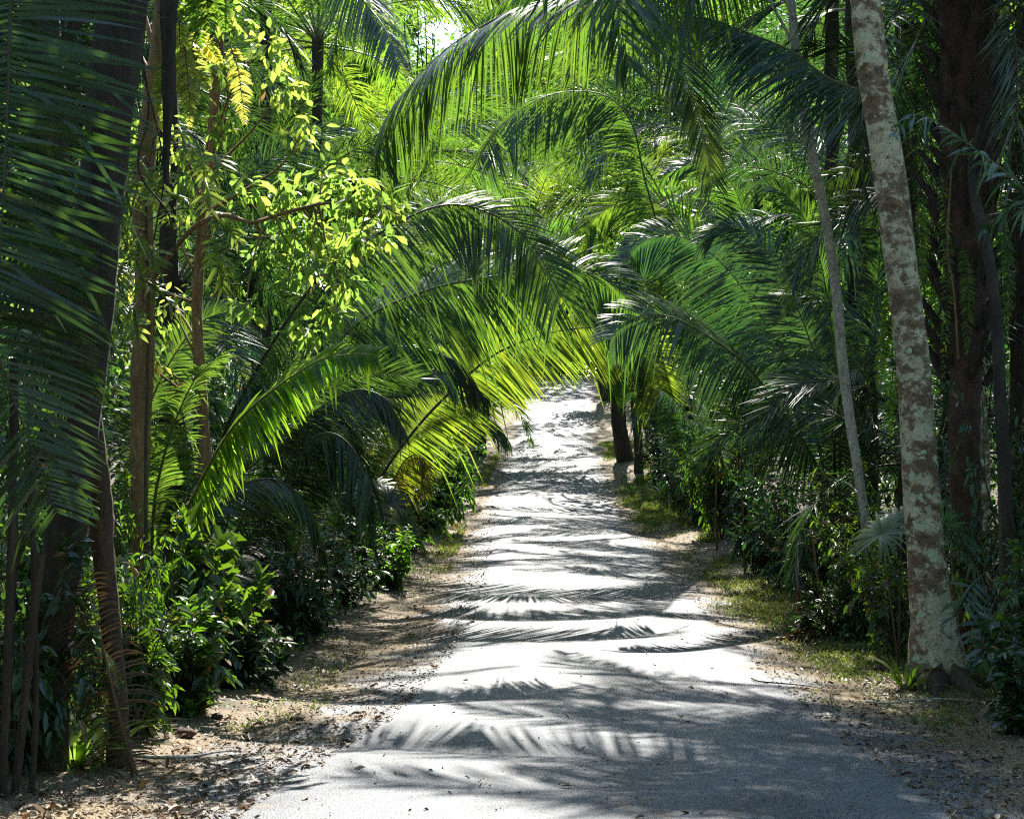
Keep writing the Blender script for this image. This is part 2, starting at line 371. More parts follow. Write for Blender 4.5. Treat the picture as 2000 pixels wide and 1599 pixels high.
# ------------------------------------------------------------------ ground and road
def build_ground():
    ys = np.concatenate([np.arange(-40, 2, 3.), np.arange(2, 30, .22), np.arange(30, 70, .6), np.arange(70, 130, 2.), np.linspace(130, 420, 30)])
    us = np.concatenate([-np.geomspace(220, 9, 26), np.linspace(-8.6, 8.6, 110), np.geomspace(9, 220, 26)])
    Y, Uu = np.meshgrid(ys, us, indexing='ij'); X = Uu+xroad(Y)
    Z = ground(X, Y); s = np.abs(Uu)
    Z = Z - np.where(s < 2.9, .004, 0) - .04*np.exp(-(s/1.9)**8)
    g = np.random.default_rng(3)
    Z = Z+g.normal(0, .004, Z.shape)*(s > 2.2)*(s < 9)
    ny, nx = Z.shape
    i = np.arange(ny-1)[:, None]*nx; j = np.arange(nx-1)[None]
    q = np.stack([i+j, i+j+1, i+nx+j+1, i+nx+j], -1).reshape(-1, 4)
    side = np.where(Uu < 0, 3.3, 4.6)
    a = np.clip(1.25-(s/side)**2*.75, 0, 1)
    mb = MB(); mb.add(np.stack([X, Y, Z], -1).reshape(-1, 3), q, a.ravel())
    struct(link('ground', mb.mesh('ground', ground_mat())))
def build_road():
    ys = np.concatenate([np.arange(-30, 3, 1.), np.arange(3, 30, .15), np.arange(30, 100, .5), np.arange(100, 180, 4.)])
    t = np.linspace(-1, 1, 41)
    edge = lambda y, ph: 2.3+.16*np.exp(-((y-20)/9)**2)+(.42 if ph else .3)*np.clip((16-y)/8, 0, 1)+.10*np.sin(y*.7+ph)+.07*np.sin(y*1.9+2*ph)+.05*np.sin(y*4.3+ph)
    l = edge(ys, 0)[:, None]; r = edge(ys, 2.1)[:, None]
    off = np.where(t[None] < 0, t[None]*l, t[None]*r)
    X = xroad(ys)[:, None]+off; Y = np.repeat(ys[:, None], len(t), 1)
    Z = zroad(Y)-.012*np.minimum(np.abs(off), 2.1)**2+.012*(1-np.abs(t[None])**6)+.004
    ny, nx = Z.shape
    i = np.arange(ny-1)[:, None]*nx; j = np.arange(nx-1)[None]
    q = np.stack([i+j, i+j+1, i+nx+j+1, i+nx+j], -1).reshape(-1, 4)
    mb = MB(); mb.add(np.stack([X, Y, Z], -1).reshape(-1, 3), q, np.repeat(np.abs(t)[None], ny, 0).ravel())
    struct(link('road', mb.mesh('road', road_mat())))
build_ground(); build_road()

# ------------------------------------------------------------------ fronds and palms
PROTO = {}
def frond_proto(kind, k):
    """local frond along +X, base at the origin: (leaflet mesh, midrib mesh)"""
    key = (kind, k)
    if key in PROTO: return PROTO[key]
    g = np.random.default_rng(100+k*7+len(kind))
    mat, rm, n, K, w = {'near': ('palm', 'rachis', 84, 5, .05), 'far': ('palm', 'rachis', 62, 4, .068), 'blue': ('palm_blue', 'rachis', 76, 5, .052),
                        'dark': ('palm_shaded', 'rachis_dark', 80, 5, .05), 'lime': ('palm_sunlit', 'rachis', 64, 4, .066), 'dry': ('palm_dry', 'rachis_dry', 50, 5, .03)}[kind]  # dark and lime kinds carry painted shade and sunlight
    bend = [70, 95, 55, 120][k % 4]; e0 = 0
    m = 40; s = np.linspace(0, 1, m); L = 6.0
    e = np.radians(e0-bend*s**1.6); yaw = np.radians(g.uniform(-14, 14)*s**2)
    d = np.stack([np.cos(e)*np.cos(yaw), np.cos(e)*np.sin(yaw), np.sin(e)], 1)*L/(m-1)
    C = np.vstack([[0, 0, 0], np.cumsum(d, 0)])[:m]
    mb = MB(); rl = [25, -60, 70, -30][k % 4]
    frond_leaflets(mb, C, n, .95, w, .14, (74, 28), (rl*.2, rl), 14, .30, K, seed=k+1, jit=1.15, miss=.06)
    me = mb.mesh('frond', M[mat])
    rb = MB(); rachis_tube(rb, C, .024, 5); re = rb.mesh('midrib', M[rm])
    PROTO[key] = (me, re); return PROTO[key]
def put_frond(parent, kind, k, loc, az, el, sc, roll=0):
    me, re = frond_proto(kind, k)
    o = link('frond', me, parent, loc)
    # rotate: local X is the frond; elevation about -Y, then azimuth about Z
    o.rotation_euler = (Matrix.Rotation(R(az), 4, 'Z') @ Matrix.Rotation(-R(el), 4, 'Y') @ Matrix.Rotation(R(roll), 4, 'X')).to_euler()
    o.scale = (sc, sc, sc)
    link('midrib', re, o)
    return o
def hero_frond(parent, base, pts, mat='palm', rmat='rachis', r=.022, part='frond', **kw):
    """frond through world points; base = world location of the parent"""
    C = spline(pts, 70)-base
    kw.setdefault('jit', .5)
    if kw.get('L', 1) > .45: kw['w'] = kw.get('w', .035)*1.22
    mb = MB(); frond_leaflets(mb, C, **kw)
    o = link(part, mb.mesh(part, M[mat]), parent)
    rb = MB(); rachis_tube(rb, C, r, 6); link('midrib', rb.mesh('midrib', M[rmat]), o)
    return o
def trunk_part(parent, pts, r, mat, name='trunk', sides=14, n=60, rough=.05, seed=1):
    base = np.array(parent.location)
    C = spline(np.asarray(pts)-base, n)
    mb = MB(); tube(mb, C, r, sides, rough, seed=seed)
    return link(name, mb.mesh(name, M[mat]), parent)

def palm(name, label, px, d, h, nf, kind, sc=1.0, el=(15, 80), seed=0, group=None, lean=(0, 0), az=(0, 360), trunk_mat='fibre', r=.12, cat='palm', skirt=0):
    g = np.random.default_rng(seed+500)
    b = gnd(px, d, -.05); o = thing(name, label, cat, b, group)
    top = b+np.array([lean[0], lean[1], max(h, .25)])
    if h > .6:
        trunk_part(o, [b, b*.6+top*.4+np.array([lean[0]*-.15, 0, 0]), top], [r*1.25, r, r, r*1.2], trunk_mat, rough=.12, seed=seed)
    for i in range(nf):
        f = (i+.5)/nf
        a = az[0]+(az[1]-az[0])*((i*.618+g.uniform(-.05, .05)) % 1)
        e = el[0]+(el[1]-el[0])*f+g.normal(0, 5)
        put_frond(o, kind, int(g.integers(0, 4)), top-b+np.array([0, 0, -.25*(1-f)]), a, e, sc*g.uniform(.85, 1.12), g.uniform(-25, 25))
    for i in range(skirt):
        put_frond(o, 'dry', int(g.integers(0, 4)), top-b+np.array([0, 0, -.3]), g.uniform(0, 360), g.uniform(-60, -25), sc*.6, 0)
    return o, b, top

# ------------------------------------------------------------------ shrubs and trees
SH = {}
def shrub_proto(k, mat='shrub', leaf=.14):
    key = (k, mat, leaf)
    if key in SH: return SH[key]
    g = np.random.default_rng(k+40)
    sm = MB(); fm = MB()
    ns = 9+k % 3
    P, D, Ls = [], [], []
    for i in range(ns):
        a = g.uniform(0, 6.28); out = g.uniform(.15, .95); hh = g.uniform(.45, 1.05)
        mid = np.array([math.cos(a)*out*.45, math.sin(a)*out*.45, hh*.6])
        end = np.array([math.cos(a)*out, math.sin(a)*out, hh])
        C = spline([[g.normal(0, .06), g.normal(0, .06), 0], mid, end], 16); tube(sm, C, [.014, .010, .004], 5)
        for t in g.uniform(.16, 1, 23):
            p = C[int(t*15)]; dr = nrm(rand_dir(g, 1)[0]+np.array([math.cos(a)*.5, math.sin(a)*.5, .25]))
            ln = g.uniform(.15, .36); q = p+dr*ln+np.array([0, 0, -.04])
            tube(sm, spline([p, (p+q)/2+np.array([0, 0, .02]), q], 5), [.005, .002], 4)
            m = int(g.integers(7, 12)); tt = np.linspace(.25, 1, m)[:, None]
            P.append(p+(q-p)*tt); sidev = nrm(np.cross(dr, [0, 0, 1]))
            sg = np.where(np.arange(m) % 2 == 0, 1, -1)[:, None]
            D.append(nrm(dr*.7+sidev*sg*.8+rand_dir(g, m)*.35+np.array([0, 0, -.25])))
    P = np.vstack(P); D = np.vstack(D); n = len(P)
    N = nrm(np.array([0, 0, 1.])+rand_dir(g, n)*.55)
    Ln = leaf*g.uniform(.6, 1.35, n)
    leaf_faces(fm, P, D, N, Ln, Ln*g.uniform(.36, .5, n), g)
    SH[key] = (fm.mesh('foliage', M[mat]), sm.mesh('stem', M['stem'])); return SH[key]
def shrub(name, label, px, d, h, r, k=0, mat='shrub', leaf=.14, rot=0, group=None, cat='shrub', dz=0):
    f, s = shrub_proto(k, mat, leaf)
    if px < 1000 and 13 < d < 45: px += .32*F/d
    b = gnd(px, d, -.03+dz); o = thing(name, label, cat, b, group)
    for nm, me in (('foliage', f), ('stems', s)):
        c = link(nm, me, o); c.scale = (r, r, h); c.rotation_euler = (0, 0, R(rot))
    return o
def leaf_cloud(fm, g, centres, rad, nl, leaf, flat=.6, droop=.35, wr=(.4, .55)):
    P, D, N = [], [], []
    for c in centres:
        c = np.asarray(c); m = nl
        off = rand_dir(g, m)*(g.random((m, 1))**.45)*rad*np.array([1, 1, flat])
        P.append(c+off); D.append(nrm(off/rad*.8+rand_dir(g, m)*.7+np.array([0, 0, -droop]))); N.append(nrm(np.array([0, 0, 1.])+rand_dir(g, m)*.6))
    P = np.vstack(P); D = np.vstack(D); N = np.vstack(N); n = len(P)
    Ln = leaf*g.uniform(.6, 1.3, n); leaf_faces(fm, P, D, N, Ln, Ln*g.uniform(*wr, n), g)
def tree(name, label, trunk, rad, bark, crown_c, crown_r, ncl, nl, leaf, mat, seed=0, clr=.7, group=None, sides=14, cat='tree', rough=.05, flat=.6):
    """trunk: world control points; crown = ncl leaf clumps on limbs inside an ellipsoid"""
    g = np.random.default_rng(seed+900)
    b = np.asarray(trunk[0]); o = thing(name, label, cat, b, group)
    t = trunk_part(o, trunk, rad, bark, sides=sides, seed=seed, rough=rough)
    C = spline(trunk, 40)
    if ncl:
        lm = MB(); cs = []
        for i in range(ncl):
            u = rand_dir(g, 1)[0]*np.array(crown_r)*g.uniform(.5, 1)**.6
            c = np.asarray(crown_c)+u; cs.append(c-b)
            s0 = C[int(39*g.uniform(.72, 1))]; mid = s0*.5+c*.5+rand_dir(g, 1)[0]*.25*np.linalg.norm(c-s0)*.5
            tube(lm, spline([s0-b, mid-b, c-b], 12), [rad[-1]*.55, rad[-1]*.3, .012], 6)
        link('limbs', lm.mesh('limbs', M[bark]), o)
        fm = MB(); leaf_cloud(fm, g, cs, clr, nl, leaf, flat); link('crown', fm.mesh('crown', M[mat]), o)
    return o, b

# ------------------------------------------------------------------ palms drawn from the photograph
def pts(*a): return [at(*p) for p in a]
def palm_base(name, label, px, d, cat='palm', group=None):
    b = gnd(px, d, -.05); return thing(name, label, cat, b, group), b
def arch(o, b, P, start=None, **kw):
    P = list(P)
    P = [b+np.array([0, 0, .15]) if start is None else start]+P
    return hero_frond(o, b, P, **kw)
def boots(o, h, r, k, seed=0, mat='fibre', n=60):
    """old leaf bases round a palm stem"""
    g = np.random.default_rng(seed+70); mb = MB()
    for i in range(n):
        z = h*(i+.5)/n; a = i*2.4; ca, sa = math.cos(a), math.sin(a)
        p0 = np.array([ca*r*.8, sa*r*.8, z]); L = g.uniform(.18, .42)*k
        p1 = p0+np.array([ca*.45*L, sa*.45*L, L*.6]); p2 = p1+np.array([ca*.28*L, sa*.28*L, L*.3])
        tube(mb, spline([p0, p1, p2], 7), [.055*k, .04*k, .012*k], 5, .1, seed=i)
    return link('leaf_bases', mb.mesh('leaf_bases', M[mat]), o)

# left: near stemless palm carrying the sunlit frond
o, b = palm_base('cohune_palm', 'low stemless palm at left with one brilliantly sunlit green frond slanting up to the right', 300, 13)
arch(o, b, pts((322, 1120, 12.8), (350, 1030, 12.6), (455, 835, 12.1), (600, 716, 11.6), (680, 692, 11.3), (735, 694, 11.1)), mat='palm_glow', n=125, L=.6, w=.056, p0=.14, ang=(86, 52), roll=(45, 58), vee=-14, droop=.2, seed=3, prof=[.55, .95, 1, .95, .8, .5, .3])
arch(o, b, pts((300, 1010, 12.9), (318, 900, 12.7), (345, 815, 12.5), (385, 735, 12.3), (440, 690, 12)), n=80, L=.50, w=.03, p0=.3, ang=(80, 40), roll=(5, 15), vee=10, droop=.35, seed=4)
arch(o, b, pts((280, 980, 13.4), (290, 800, 13.8), (380, 640, 14), (480, 600, 14.2)), n=80, L=.55, w=.032, p0=.35, roll=(10, 60), droop=.3, seed=5)
arch(o, b, pts((420, 1000, 13.4), (520, 935, 13.6), (600, 985, 13.8), (640, 1090, 14)), n=70, L=.5, w=.03, p0=.25, roll=(0, 20), vee=-20, droop=.5, seed=6, mat='palm_shaded', rmat='rachis_dark')
for i, (a, e) in enumerate(((165, 60), (190, 50))):
    put_frond(o, 'dark', i, (0, 0, .2), a, e, .55)

# left: palm of the highest left arch
o, b = palm_base('cohune_palm', 'stemless palm behind the sunlit frond, its highest frond arching right to the road middle', 405, 17)
arch(o, b, pts((425, 900, 16.8), (487, 748, 16.6), (612, 556, 16.2), (730, 462, 16), (860, 402, 15.8), (960, 418, 15.6), (1040, 480, 15.4), (1095, 580, 15.2)), n=150, L=1.0, w=.038, p0=.24, ang=(84, 48), roll=(35, 55), vee=-16, droop=.28, prof=[.5, .8, 1, 1, .97, .85, .6], seed=7, r=.03, rmat='rachis_dark')
arch(o, b, pts((500, 950, 16.6), (545, 876, 16.4), (612, 806, 16.2), (690, 762, 16), (752, 778, 15.8), (790, 840, 15.7)), n=90, L=.72, w=.036, p0=.2, roll=(10, 20), vee=-35, droop=.45, seed=8, mat='palm_shaded')
arch(o, b, pts((520, 1000, 16.2), (600, 870, 15.6), (660, 850, 15.2), (720, 930, 15), (735, 1040, 15)), n=90, L=.7, w=.036, p0=.2, roll=(0, 15), vee=-30, droop=.6, seed=9, mat='palm_shaded', rmat='rachis_dark')
for i, (a, e) in enumerate(((150, 70), (100, 55), (60, 70), (180, 45), (80, 40), (20, 80))):
    put_frond(o, ('dark', 'near')[i % 2], i, (0, 0, .2), a, e, .8)

# left: palm of the middle arch (dark base, bright tip)
o, b = palm_base('cohune_palm', 'stemless palm at left whose middle arch turns yellow green over the road', 560, 20)
arch(o, b, pts((585, 860, 20), (640, 705, 20), (706, 626, 20), (830, 568, 20), (960, 540, 20), (1100, 523, 20), (1190, 550, 20), (1245, 610, 20)), n=160, L=1.35, w=.05, p0=.22, ang=(84, 48), roll=(45, 66), vee=-18, droop=.28, prof=[.5, .8, 1, 1, .97, .85, .6], seed=10, r=.032, mat='palm', sides=(1, 1))
arch(o, b, pts((640, 900, 20), (690, 812, 20), (745, 752, 20), (810, 726, 20), (862, 724, 20), (890, 760, 20)), n=80, L=.75, w=.04, p0=.25, roll=(0, 10), vee=-25, droop=.5, seed=11, mat='palm_blue')
arch(o, b, pts((600, 900, 20.3), (660, 760, 20.8), (760, 680, 21), (880, 700, 21.2), (950, 780, 21.3)), n=110, L=1.0, w=.045, p0=.2, roll=(10, 40), vee=-25, droop=.45, seed=12, mat='palm_shaded', rmat='rachis_dark')
for i, (a, e) in enumerate(((150, 70), (100, 60), (60, 75), (190, 65), (80, 55), (130, 50), (110, 80))):
    put_frond(o, 'dark', i, (0, 0, .3), a, e, .8)

# left: palm of the lowest arch
o, b = palm_base('cohune_palm', 'stemless palm at left whose lowest arch hangs green fringes over the far road', 690, 24)
arch(o, b, pts((735, 950, 24), (805, 846, 24), (880, 765, 24), (960, 696, 24), (1040, 660, 24), (1120, 642, 24), (1200, 645, 24), (1262, 690, 24), (1290, 760, 24)), n=160, L=1.2, w=.05, p0=.14, ang=(84, 48), roll=(60, 85), vee=-5, droop=.15, prof=[.5, .8, 1, 1, .97, .85, .6], seed=13, r=.03, sides=(1, .85), mat='palm_sunlit', rmat='rachis_dark')
arch(o, b, pts((750, 980, 23.8), (790, 900, 23.4), (825, 895, 23), (840, 960, 22.8)), n=50, L=.5, w=.03, p0=.3, roll=(0, 10), vee=-45, droop=.6, seed=14, mat='palm_yellow', rmat='rachis_dry')
for i, (a, e) in enumerate(((140, 70), (100, 60), (60, 75), (185, 55), (80, 50), (120, 80), (160, 60))):
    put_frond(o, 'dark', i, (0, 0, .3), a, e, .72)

# left far small frond over the verge
o, b = palm_base('young_palm', 'young palm at the far left verge, its white lit frond drooping beside the road', 850, 42)
arch(o, b, pts((865, 880, 42), (890, 838, 42), (925, 815, 42), (965, 822, 42), (995, 862, 42)), n=60, L=1.0, w=.06, p0=.2, roll=(0, 10), vee=-35, droop=.5, seed=15, mat='palm')
for i, (a, e) in enumerate(((150, 60), (100, 60), (190, 60))): put_frond(o, 'near', i, (0, 0, .2), a, e, .6)

# right: big palm leaning over from the right
o, b = palm_base('cohune_palm', 'stemless palm on the right, two long silvery fronds leaning left over the road', 1640, 21)
arch(o, b, pts((1612, 960, 20.8), (1575, 872, 20.4), (1517, 790, 20), (1454, 710, 19.4), (1370, 648, 18.8), (1300, 616, 18.3), (1235, 622, 18), (1192, 662, 17.8)), n=165, L=1.25, w=.042, p0=.14, ang=(84, 48), roll=(-45, -62), vee=-12, droop=.28, seed=20, r=.03, jit=.35, mat='palm_sheen')
arch(o, b, pts((1605, 900, 21.6), (1577, 778, 22.2), (1545, 716, 22.6), (1468, 588, 23.2), (1400, 505, 23.5), (1330, 462, 23.6), (1262, 468, 23.6), (1212, 520, 23.5)), n=170, L=1.25, w=.042, p0=.2, ang=(84, 48), roll=(-45, -70), vee=-10, droop=.25, seed=21, r=.03, jit=.35, mat='palm_sheen')
arch(o, b, pts((1625, 850, 21.3), (1590, 690, 21.6), (1538, 558, 21.8), (1496, 488, 22), (1430, 440, 22), (1370, 470, 22)), n=150, L=1.15, w=.042, p0=.26, roll=(-45, -70), vee=-5, droop=.28, seed=22, mat='palm_sheen')
arch(o, b, pts((1640, 850, 20.4), (1625, 650, 20), (1600, 500, 19.6), (1566, 418, 19.4), (1525, 374, 19.2), (1480, 360, 19)), n=110, L=.75, w=.04, p0=.25, roll=(-70, -80), vee=10, droop=.2, seed=23, mat='palm')
arch(o, b, pts((1670, 850, 21), (1700, 650, 20.6), (1720, 480, 20), (1700, 420, 19.4)), n=90, L=.9, w=.04, p0=.25, roll=(10, 40), droop=.35, seed=24, mat='palm_blue')
arch(o, b, pts((1630, 900, 20), (1640, 780, 19), (1665, 722, 18), (1695, 760, 17.5), (1705, 850, 17.4)), n=80, L=.6, w=.03, p0=.25, roll=(0, 10), vee=-40, droop=.5, seed=25, mat='palm_shaded', rmat='rachis_dark')
for i, (a, e) in enumerate(((60, 75), (85, 60))):
    put_frond(o, ('blue', 'near', 'dark')[i % 3], i, (0, 0, .3), a, e, .8)

# right: yellow green frond hanging at the far right arch foot
o, b = palm_base('young_palm', 'young palm on the far right verge with a lime frond curling down towards the road', 1345, 35)
arch(o, b, pts((1345, 880, 35), (1325, 790, 35), (1295, 722, 34.8), (1250, 688, 34.6), (1215, 705, 34.4), (1200, 770, 34.2)), n=90, L=1.3, w=.055, p0=.2, roll=(-5, -20), vee=-35, droop=.4, seed=26, mat='palm_sunlit')
arch(o, b, pts((1360, 900, 34), (1340, 810, 33.5), (1290, 760, 33), (1255, 765, 32.6), (1240, 830, 32.4)), n=80, L=1.1, w=.05, p0=.2, roll=(0, -15), vee=-30, droop=.5, seed=27, mat='palm_blue')
for i, (a, e) in enumerate(((30, 65), (100, 70), (60, 60))): put_frond(o, 'blue', i, (0, 0, .2), a, e, .62)

# right: palm of the round arch high in the middle
o, b = palm_base('cohune_palm', 'palm behind the right arches, one frond making a round arch high over the road', 1440, 29)
arch(o, b, pts((1400, 860, 29), (1330, 600, 28.5), (1262, 360, 28), (1235, 245, 27.7), (1180, 186, 27.4), (1080, 184, 27), (990, 235, 26.7), (930, 318, 26.5)), n=140, L=1.45, w=.055, p0=.28, ang=(84, 48), roll=(-45, -40), vee=-35, droop=.3, prof=[.5, .8, 1, 1, .97, .85, .6], seed=28, r=.034, mat='palm')
arch(o, b, pts((1440, 850, 29.5), (1400, 580, 30), (1330, 430, 30), (1240, 390, 30), (1160, 430, 30), (1120, 520, 30)), n=120, L=1.3, w=.05, p0=.25, roll=(-45, -70), vee=-12, droop=.25, seed=29, mat='palm_sunlit')
arch(o, b, pts((1460, 850, 29), (1470, 560, 29), (1440, 380, 29), (1370, 320, 29), (1300, 340, 29)), n=120, L=1.3, w=.05, p0=.25, roll=(-45, -70), vee=-12, droop=.25, seed=30, mat='palm')
for i, (a, e) in enumerate(((30, 70), (80, 70), (60, 80), (10, 65))):
    put_frond(o, ('near', 'blue')[i % 2], i, (0, 0, .3), a, e, 1.15)

# right: thick dark palm behind the lichened trunk, its crown above the picture
bx = gnd(1897, 12.6, -.08)
o = thing('cohune_palm', 'tall dark palm with a reddish shaggy stem, right behind the pale patched trunk', 'palm', bx)
T = pts((1890, 1120, 12.6), (1884, 900, 12.6), (1886, 700, 12.6), (1890, 400, 12.6), (1888, 100, 12.6), (1885, -160, 12.6))
trunk_part(o, [bx]+T, [.21, .16, .15, .16, .24, .27, .28, .26], 'bark_red', rough=.08, seed=4)
top = T[-1]-bx
def boots_between(o, z0, z1, x0, k, n, seed):
    g = np.random.default_rng(seed+70); mb = MB(); C = spline([bx]+T, 60)-bx
    for i in range(n):
        z = z0+(z1-z0)*(i+.5)/n; cx, cy = np.interp(z, C[:, 2], C[:, 0]), np.interp(z, C[:, 2], C[:, 1])
        a = i*2.4; ca, sa = math.cos(a), math.sin(a); L = g.uniform(.25, .6)*k
        p0 = np.array([cx+ca*.2, cy+sa*.2, z]); p1 = p0+np.array([ca*.35*L, sa*.35*L, L*.6]); p2 = p1+np.array([ca*.3*L, sa*.3*L, L*.35])
        tube(mb, spline([p0, p1, p2], 7), [.05, .045, .02], 5, .12, seed=i)
        for _ in range(2):
            q = p1+g.normal(0, .05, 3); e = q+np.array([g.normal(0, .12), g.normal(0, .12), -g.uniform(.2, .8)])
            tube(mb, spline([q, (q+e)/2+g.normal(0, .05, 3), e], 6), [.008, .006, .002], 4)
    return link('leaf_bases', mb.mesh('leaf_bases', M['fibre']), o)
boots_between(o, 2.9, 7.4, 0, 1.0, 80, 5)
hero_frond(o, bx, [T[-1]]+pts((1720, -230, 13), (1500, -130, 13.6), (1300, -45, 14.2), (1150, -12, 14.6), (1035, 10, 14.8), (960, 42, 15), (874, 95, 15), (797, 174, 15), (745, 250, 15), (728, 310, 15)), mat='palm', n=150, L=1.05, w=.036, p0=.22, ang=(84, 48), roll=(0, 12), vee=-35, droop=.35, prof=[.5, .8, 1, 1, .97, .85, .6], seed=31, r=.034, rmat='rachis')
hero_frond(o, bx, [T[-1]]+pts((1800, 60, 13.4), (1720, 170, 14), (1629, 158, 14.6), (1545, 100, 15), (1470, 68, 15.4), (1372, 34, 15.8), (1300, 50, 16)), mat='palm_blue', n=120, L=.9, w=.036, p0=.2, roll=(0, -15), vee=-50, droop=.4, seed=32)
for i, (a, e, k) in enumerate(((60, 40, 1), (100, 25, .9), (20, 30, .9), (140, 50, 1), (-30, 40, .9), (200, 20, .9), (250, 35, .9), (300, 20, .8), (80, -20, .8), (30, -30, .8), (330, -10, .8), (270, -35, .6), (210, -40, .55))):
    put_frond(o, 'dark', i, top+np.array([0, 0, -.1]), a, e, k)

# overhead: frond tip hanging in from a tall palm on the right
o, b, top = palm('cohune_palm', 'tall palm on the right with a frond tip hanging straight down from the picture top', 1668, 23, 10.5, 8, 'near', 1.0, (10, 75), 51, az=(20, 150))
hero_frond(o, b, [top]+pts((1400, -420, 21), (1310, -200, 18.6), (1290, 0, 17), (1332, 130, 16.4), (1368, 240, 16), (1392, 355, 15.8)), mat='palm', n=150, L=1.15, w=.038, p0=.2, jit=.35, ang=(58, 30), roll=(0, 0), vee=-5, droop=.25, up=(0, -1, .3), seed=33, r=.03)
hero_frond(o, b, [top]+pts((1450, -300, 22), (1340, -140, 21.6), (1200, -60, 21), (1080, -30, 20.6), (960, 20, 20.2), (890, 110, 20)), mat='palm_sunlit', n=130, L=1.15, w=.042, p0=.2, roll=(0, -20), vee=-30, droop=.4, seed=34, r=.03)

# overhead: frond tip at the upper left of the sky gap
o, b, top = palm('cohune_palm', 'tall palm on the left whose frond tip hangs in beside the sky gap', 330, 17, 9.2, 7, 'near', .85, (0, 60), 52, az=(110, 250))
hero_frond(o, b, [top]+pts((480, -330, 16.6), (640, -110, 15.6), (700, -10, 15), (748, 50, 14.6), (782, 128, 14.2)), mat='palm_blue', n=110, L=.85, w=.034, p0=.25, ang=(62, 30), roll=(0, 0), vee=-8, droop=.35, up=(.3, -1, .3), seed=35, r=.026)

# right: blue white feathery frond at the picture edge
o, b = palm_base('feather_palm', 'small palm at the right edge with a pale blue feathery frond pointing left', 2150, 8.6)
arch(o, b, pts((2110, 760, 8.6), (2080, 520, 8.5), (2000, 372, 8.4), (1905, 292, 8.3), (1832, 240, 8.2), (1785, 224, 8.1), (1748, 262, 8)), n=120, L=.25, w=.024, p0=.3, ang=(70, 46), roll=(-20, -35), vee=-10, droop=.5, jit=2.4, seed=36, r=.012, mat='palm_blue')
arch(o, b, pts((2120, 760, 8.9), (2110, 560, 9), (2060, 430, 9.2), (1985, 400, 9.4), (1920, 450, 9.5)), n=110, L=.26, w=.024, p0=.3, roll=(-20, -35), vee=-10, droop=.5, jit=2.4, seed=37, r=.012, mat='palm_blue')
for i, (a, e) in enumerate(((60, 75), (20, 65), (-20, 60))): put_frond(o, 'blue', i, (0, 0, 1), a, e, .42)

# left foreground: large dark hanging frond
b = np.array([-2.9, 4.9, float(ground(-2.9, 4.9))]); o = thing('cohune_palm', 'dark shaded palm at the left edge with a huge frond hanging across the picture side', 'palm', b)
trunk_part(o, [b, b+[0, 0, 2.2], b+[-.1, 0, 4.6]], [.2, .16, .18], 'fibre', rough=.15, seed=8)
tp = b+np.array([-.1, 0, 4.6])
hero_frond(o, b, [tp]+pts((-120, -700, 4.9), (-20, -480, 4.8), (22, -200, 4.7), (18, 100, 4.6), (10, 320, 4.55), (-4, 560, 4.5)), mat='palm_shaded', rmat='rachis_dark', n=80, L=.62, w=.025, p0=.2, ang=(92, 74), roll=(0, 0), vee=0, droop=.10, seed=38, r=.018, up=(0, -1, 0), prof=[.6, .9, 1, 1, .95, .85, .7], miss=.02, jit=.7)
hero_frond(o, b, [tp]+pts((-300, -500, 5.2), (-170, -150, 5.3), (-100, 250, 5.3), (-60, 520, 5.3), (20, 760, 5.3), (110, 1000, 5.3)), mat='palm_shaded', rmat='rachis_dark', n=78, L=.62, w=.024, p0=.2, ang=(82, 58), roll=(0, 0), vee=0, droop=.16, seed=39, r=.016, up=(0, -1, 0))
hero_frond(o, b, [tp]+pts((-250, -600, 5.6), (-120, -250, 5.8), (-30, 150, 5.8), (60, 480, 5.8), (160, 760, 5.8)), mat='palm_shaded', rmat='rachis_dark', n=70, L=.6, w=.024, p0=.25, ang=(76, 48), roll=(0, 20), vee=0, droop=.25, seed=40, r=.014, up=(0, -1, 0))
for i, (a, e, k) in enumerate(((110, 40, .7), (150, 10, .7), (200, 30, .6), (130, 50, .7), (170, -30, .6))):
    put_frond(o, 'dark', i, tp-b, a, e, k)

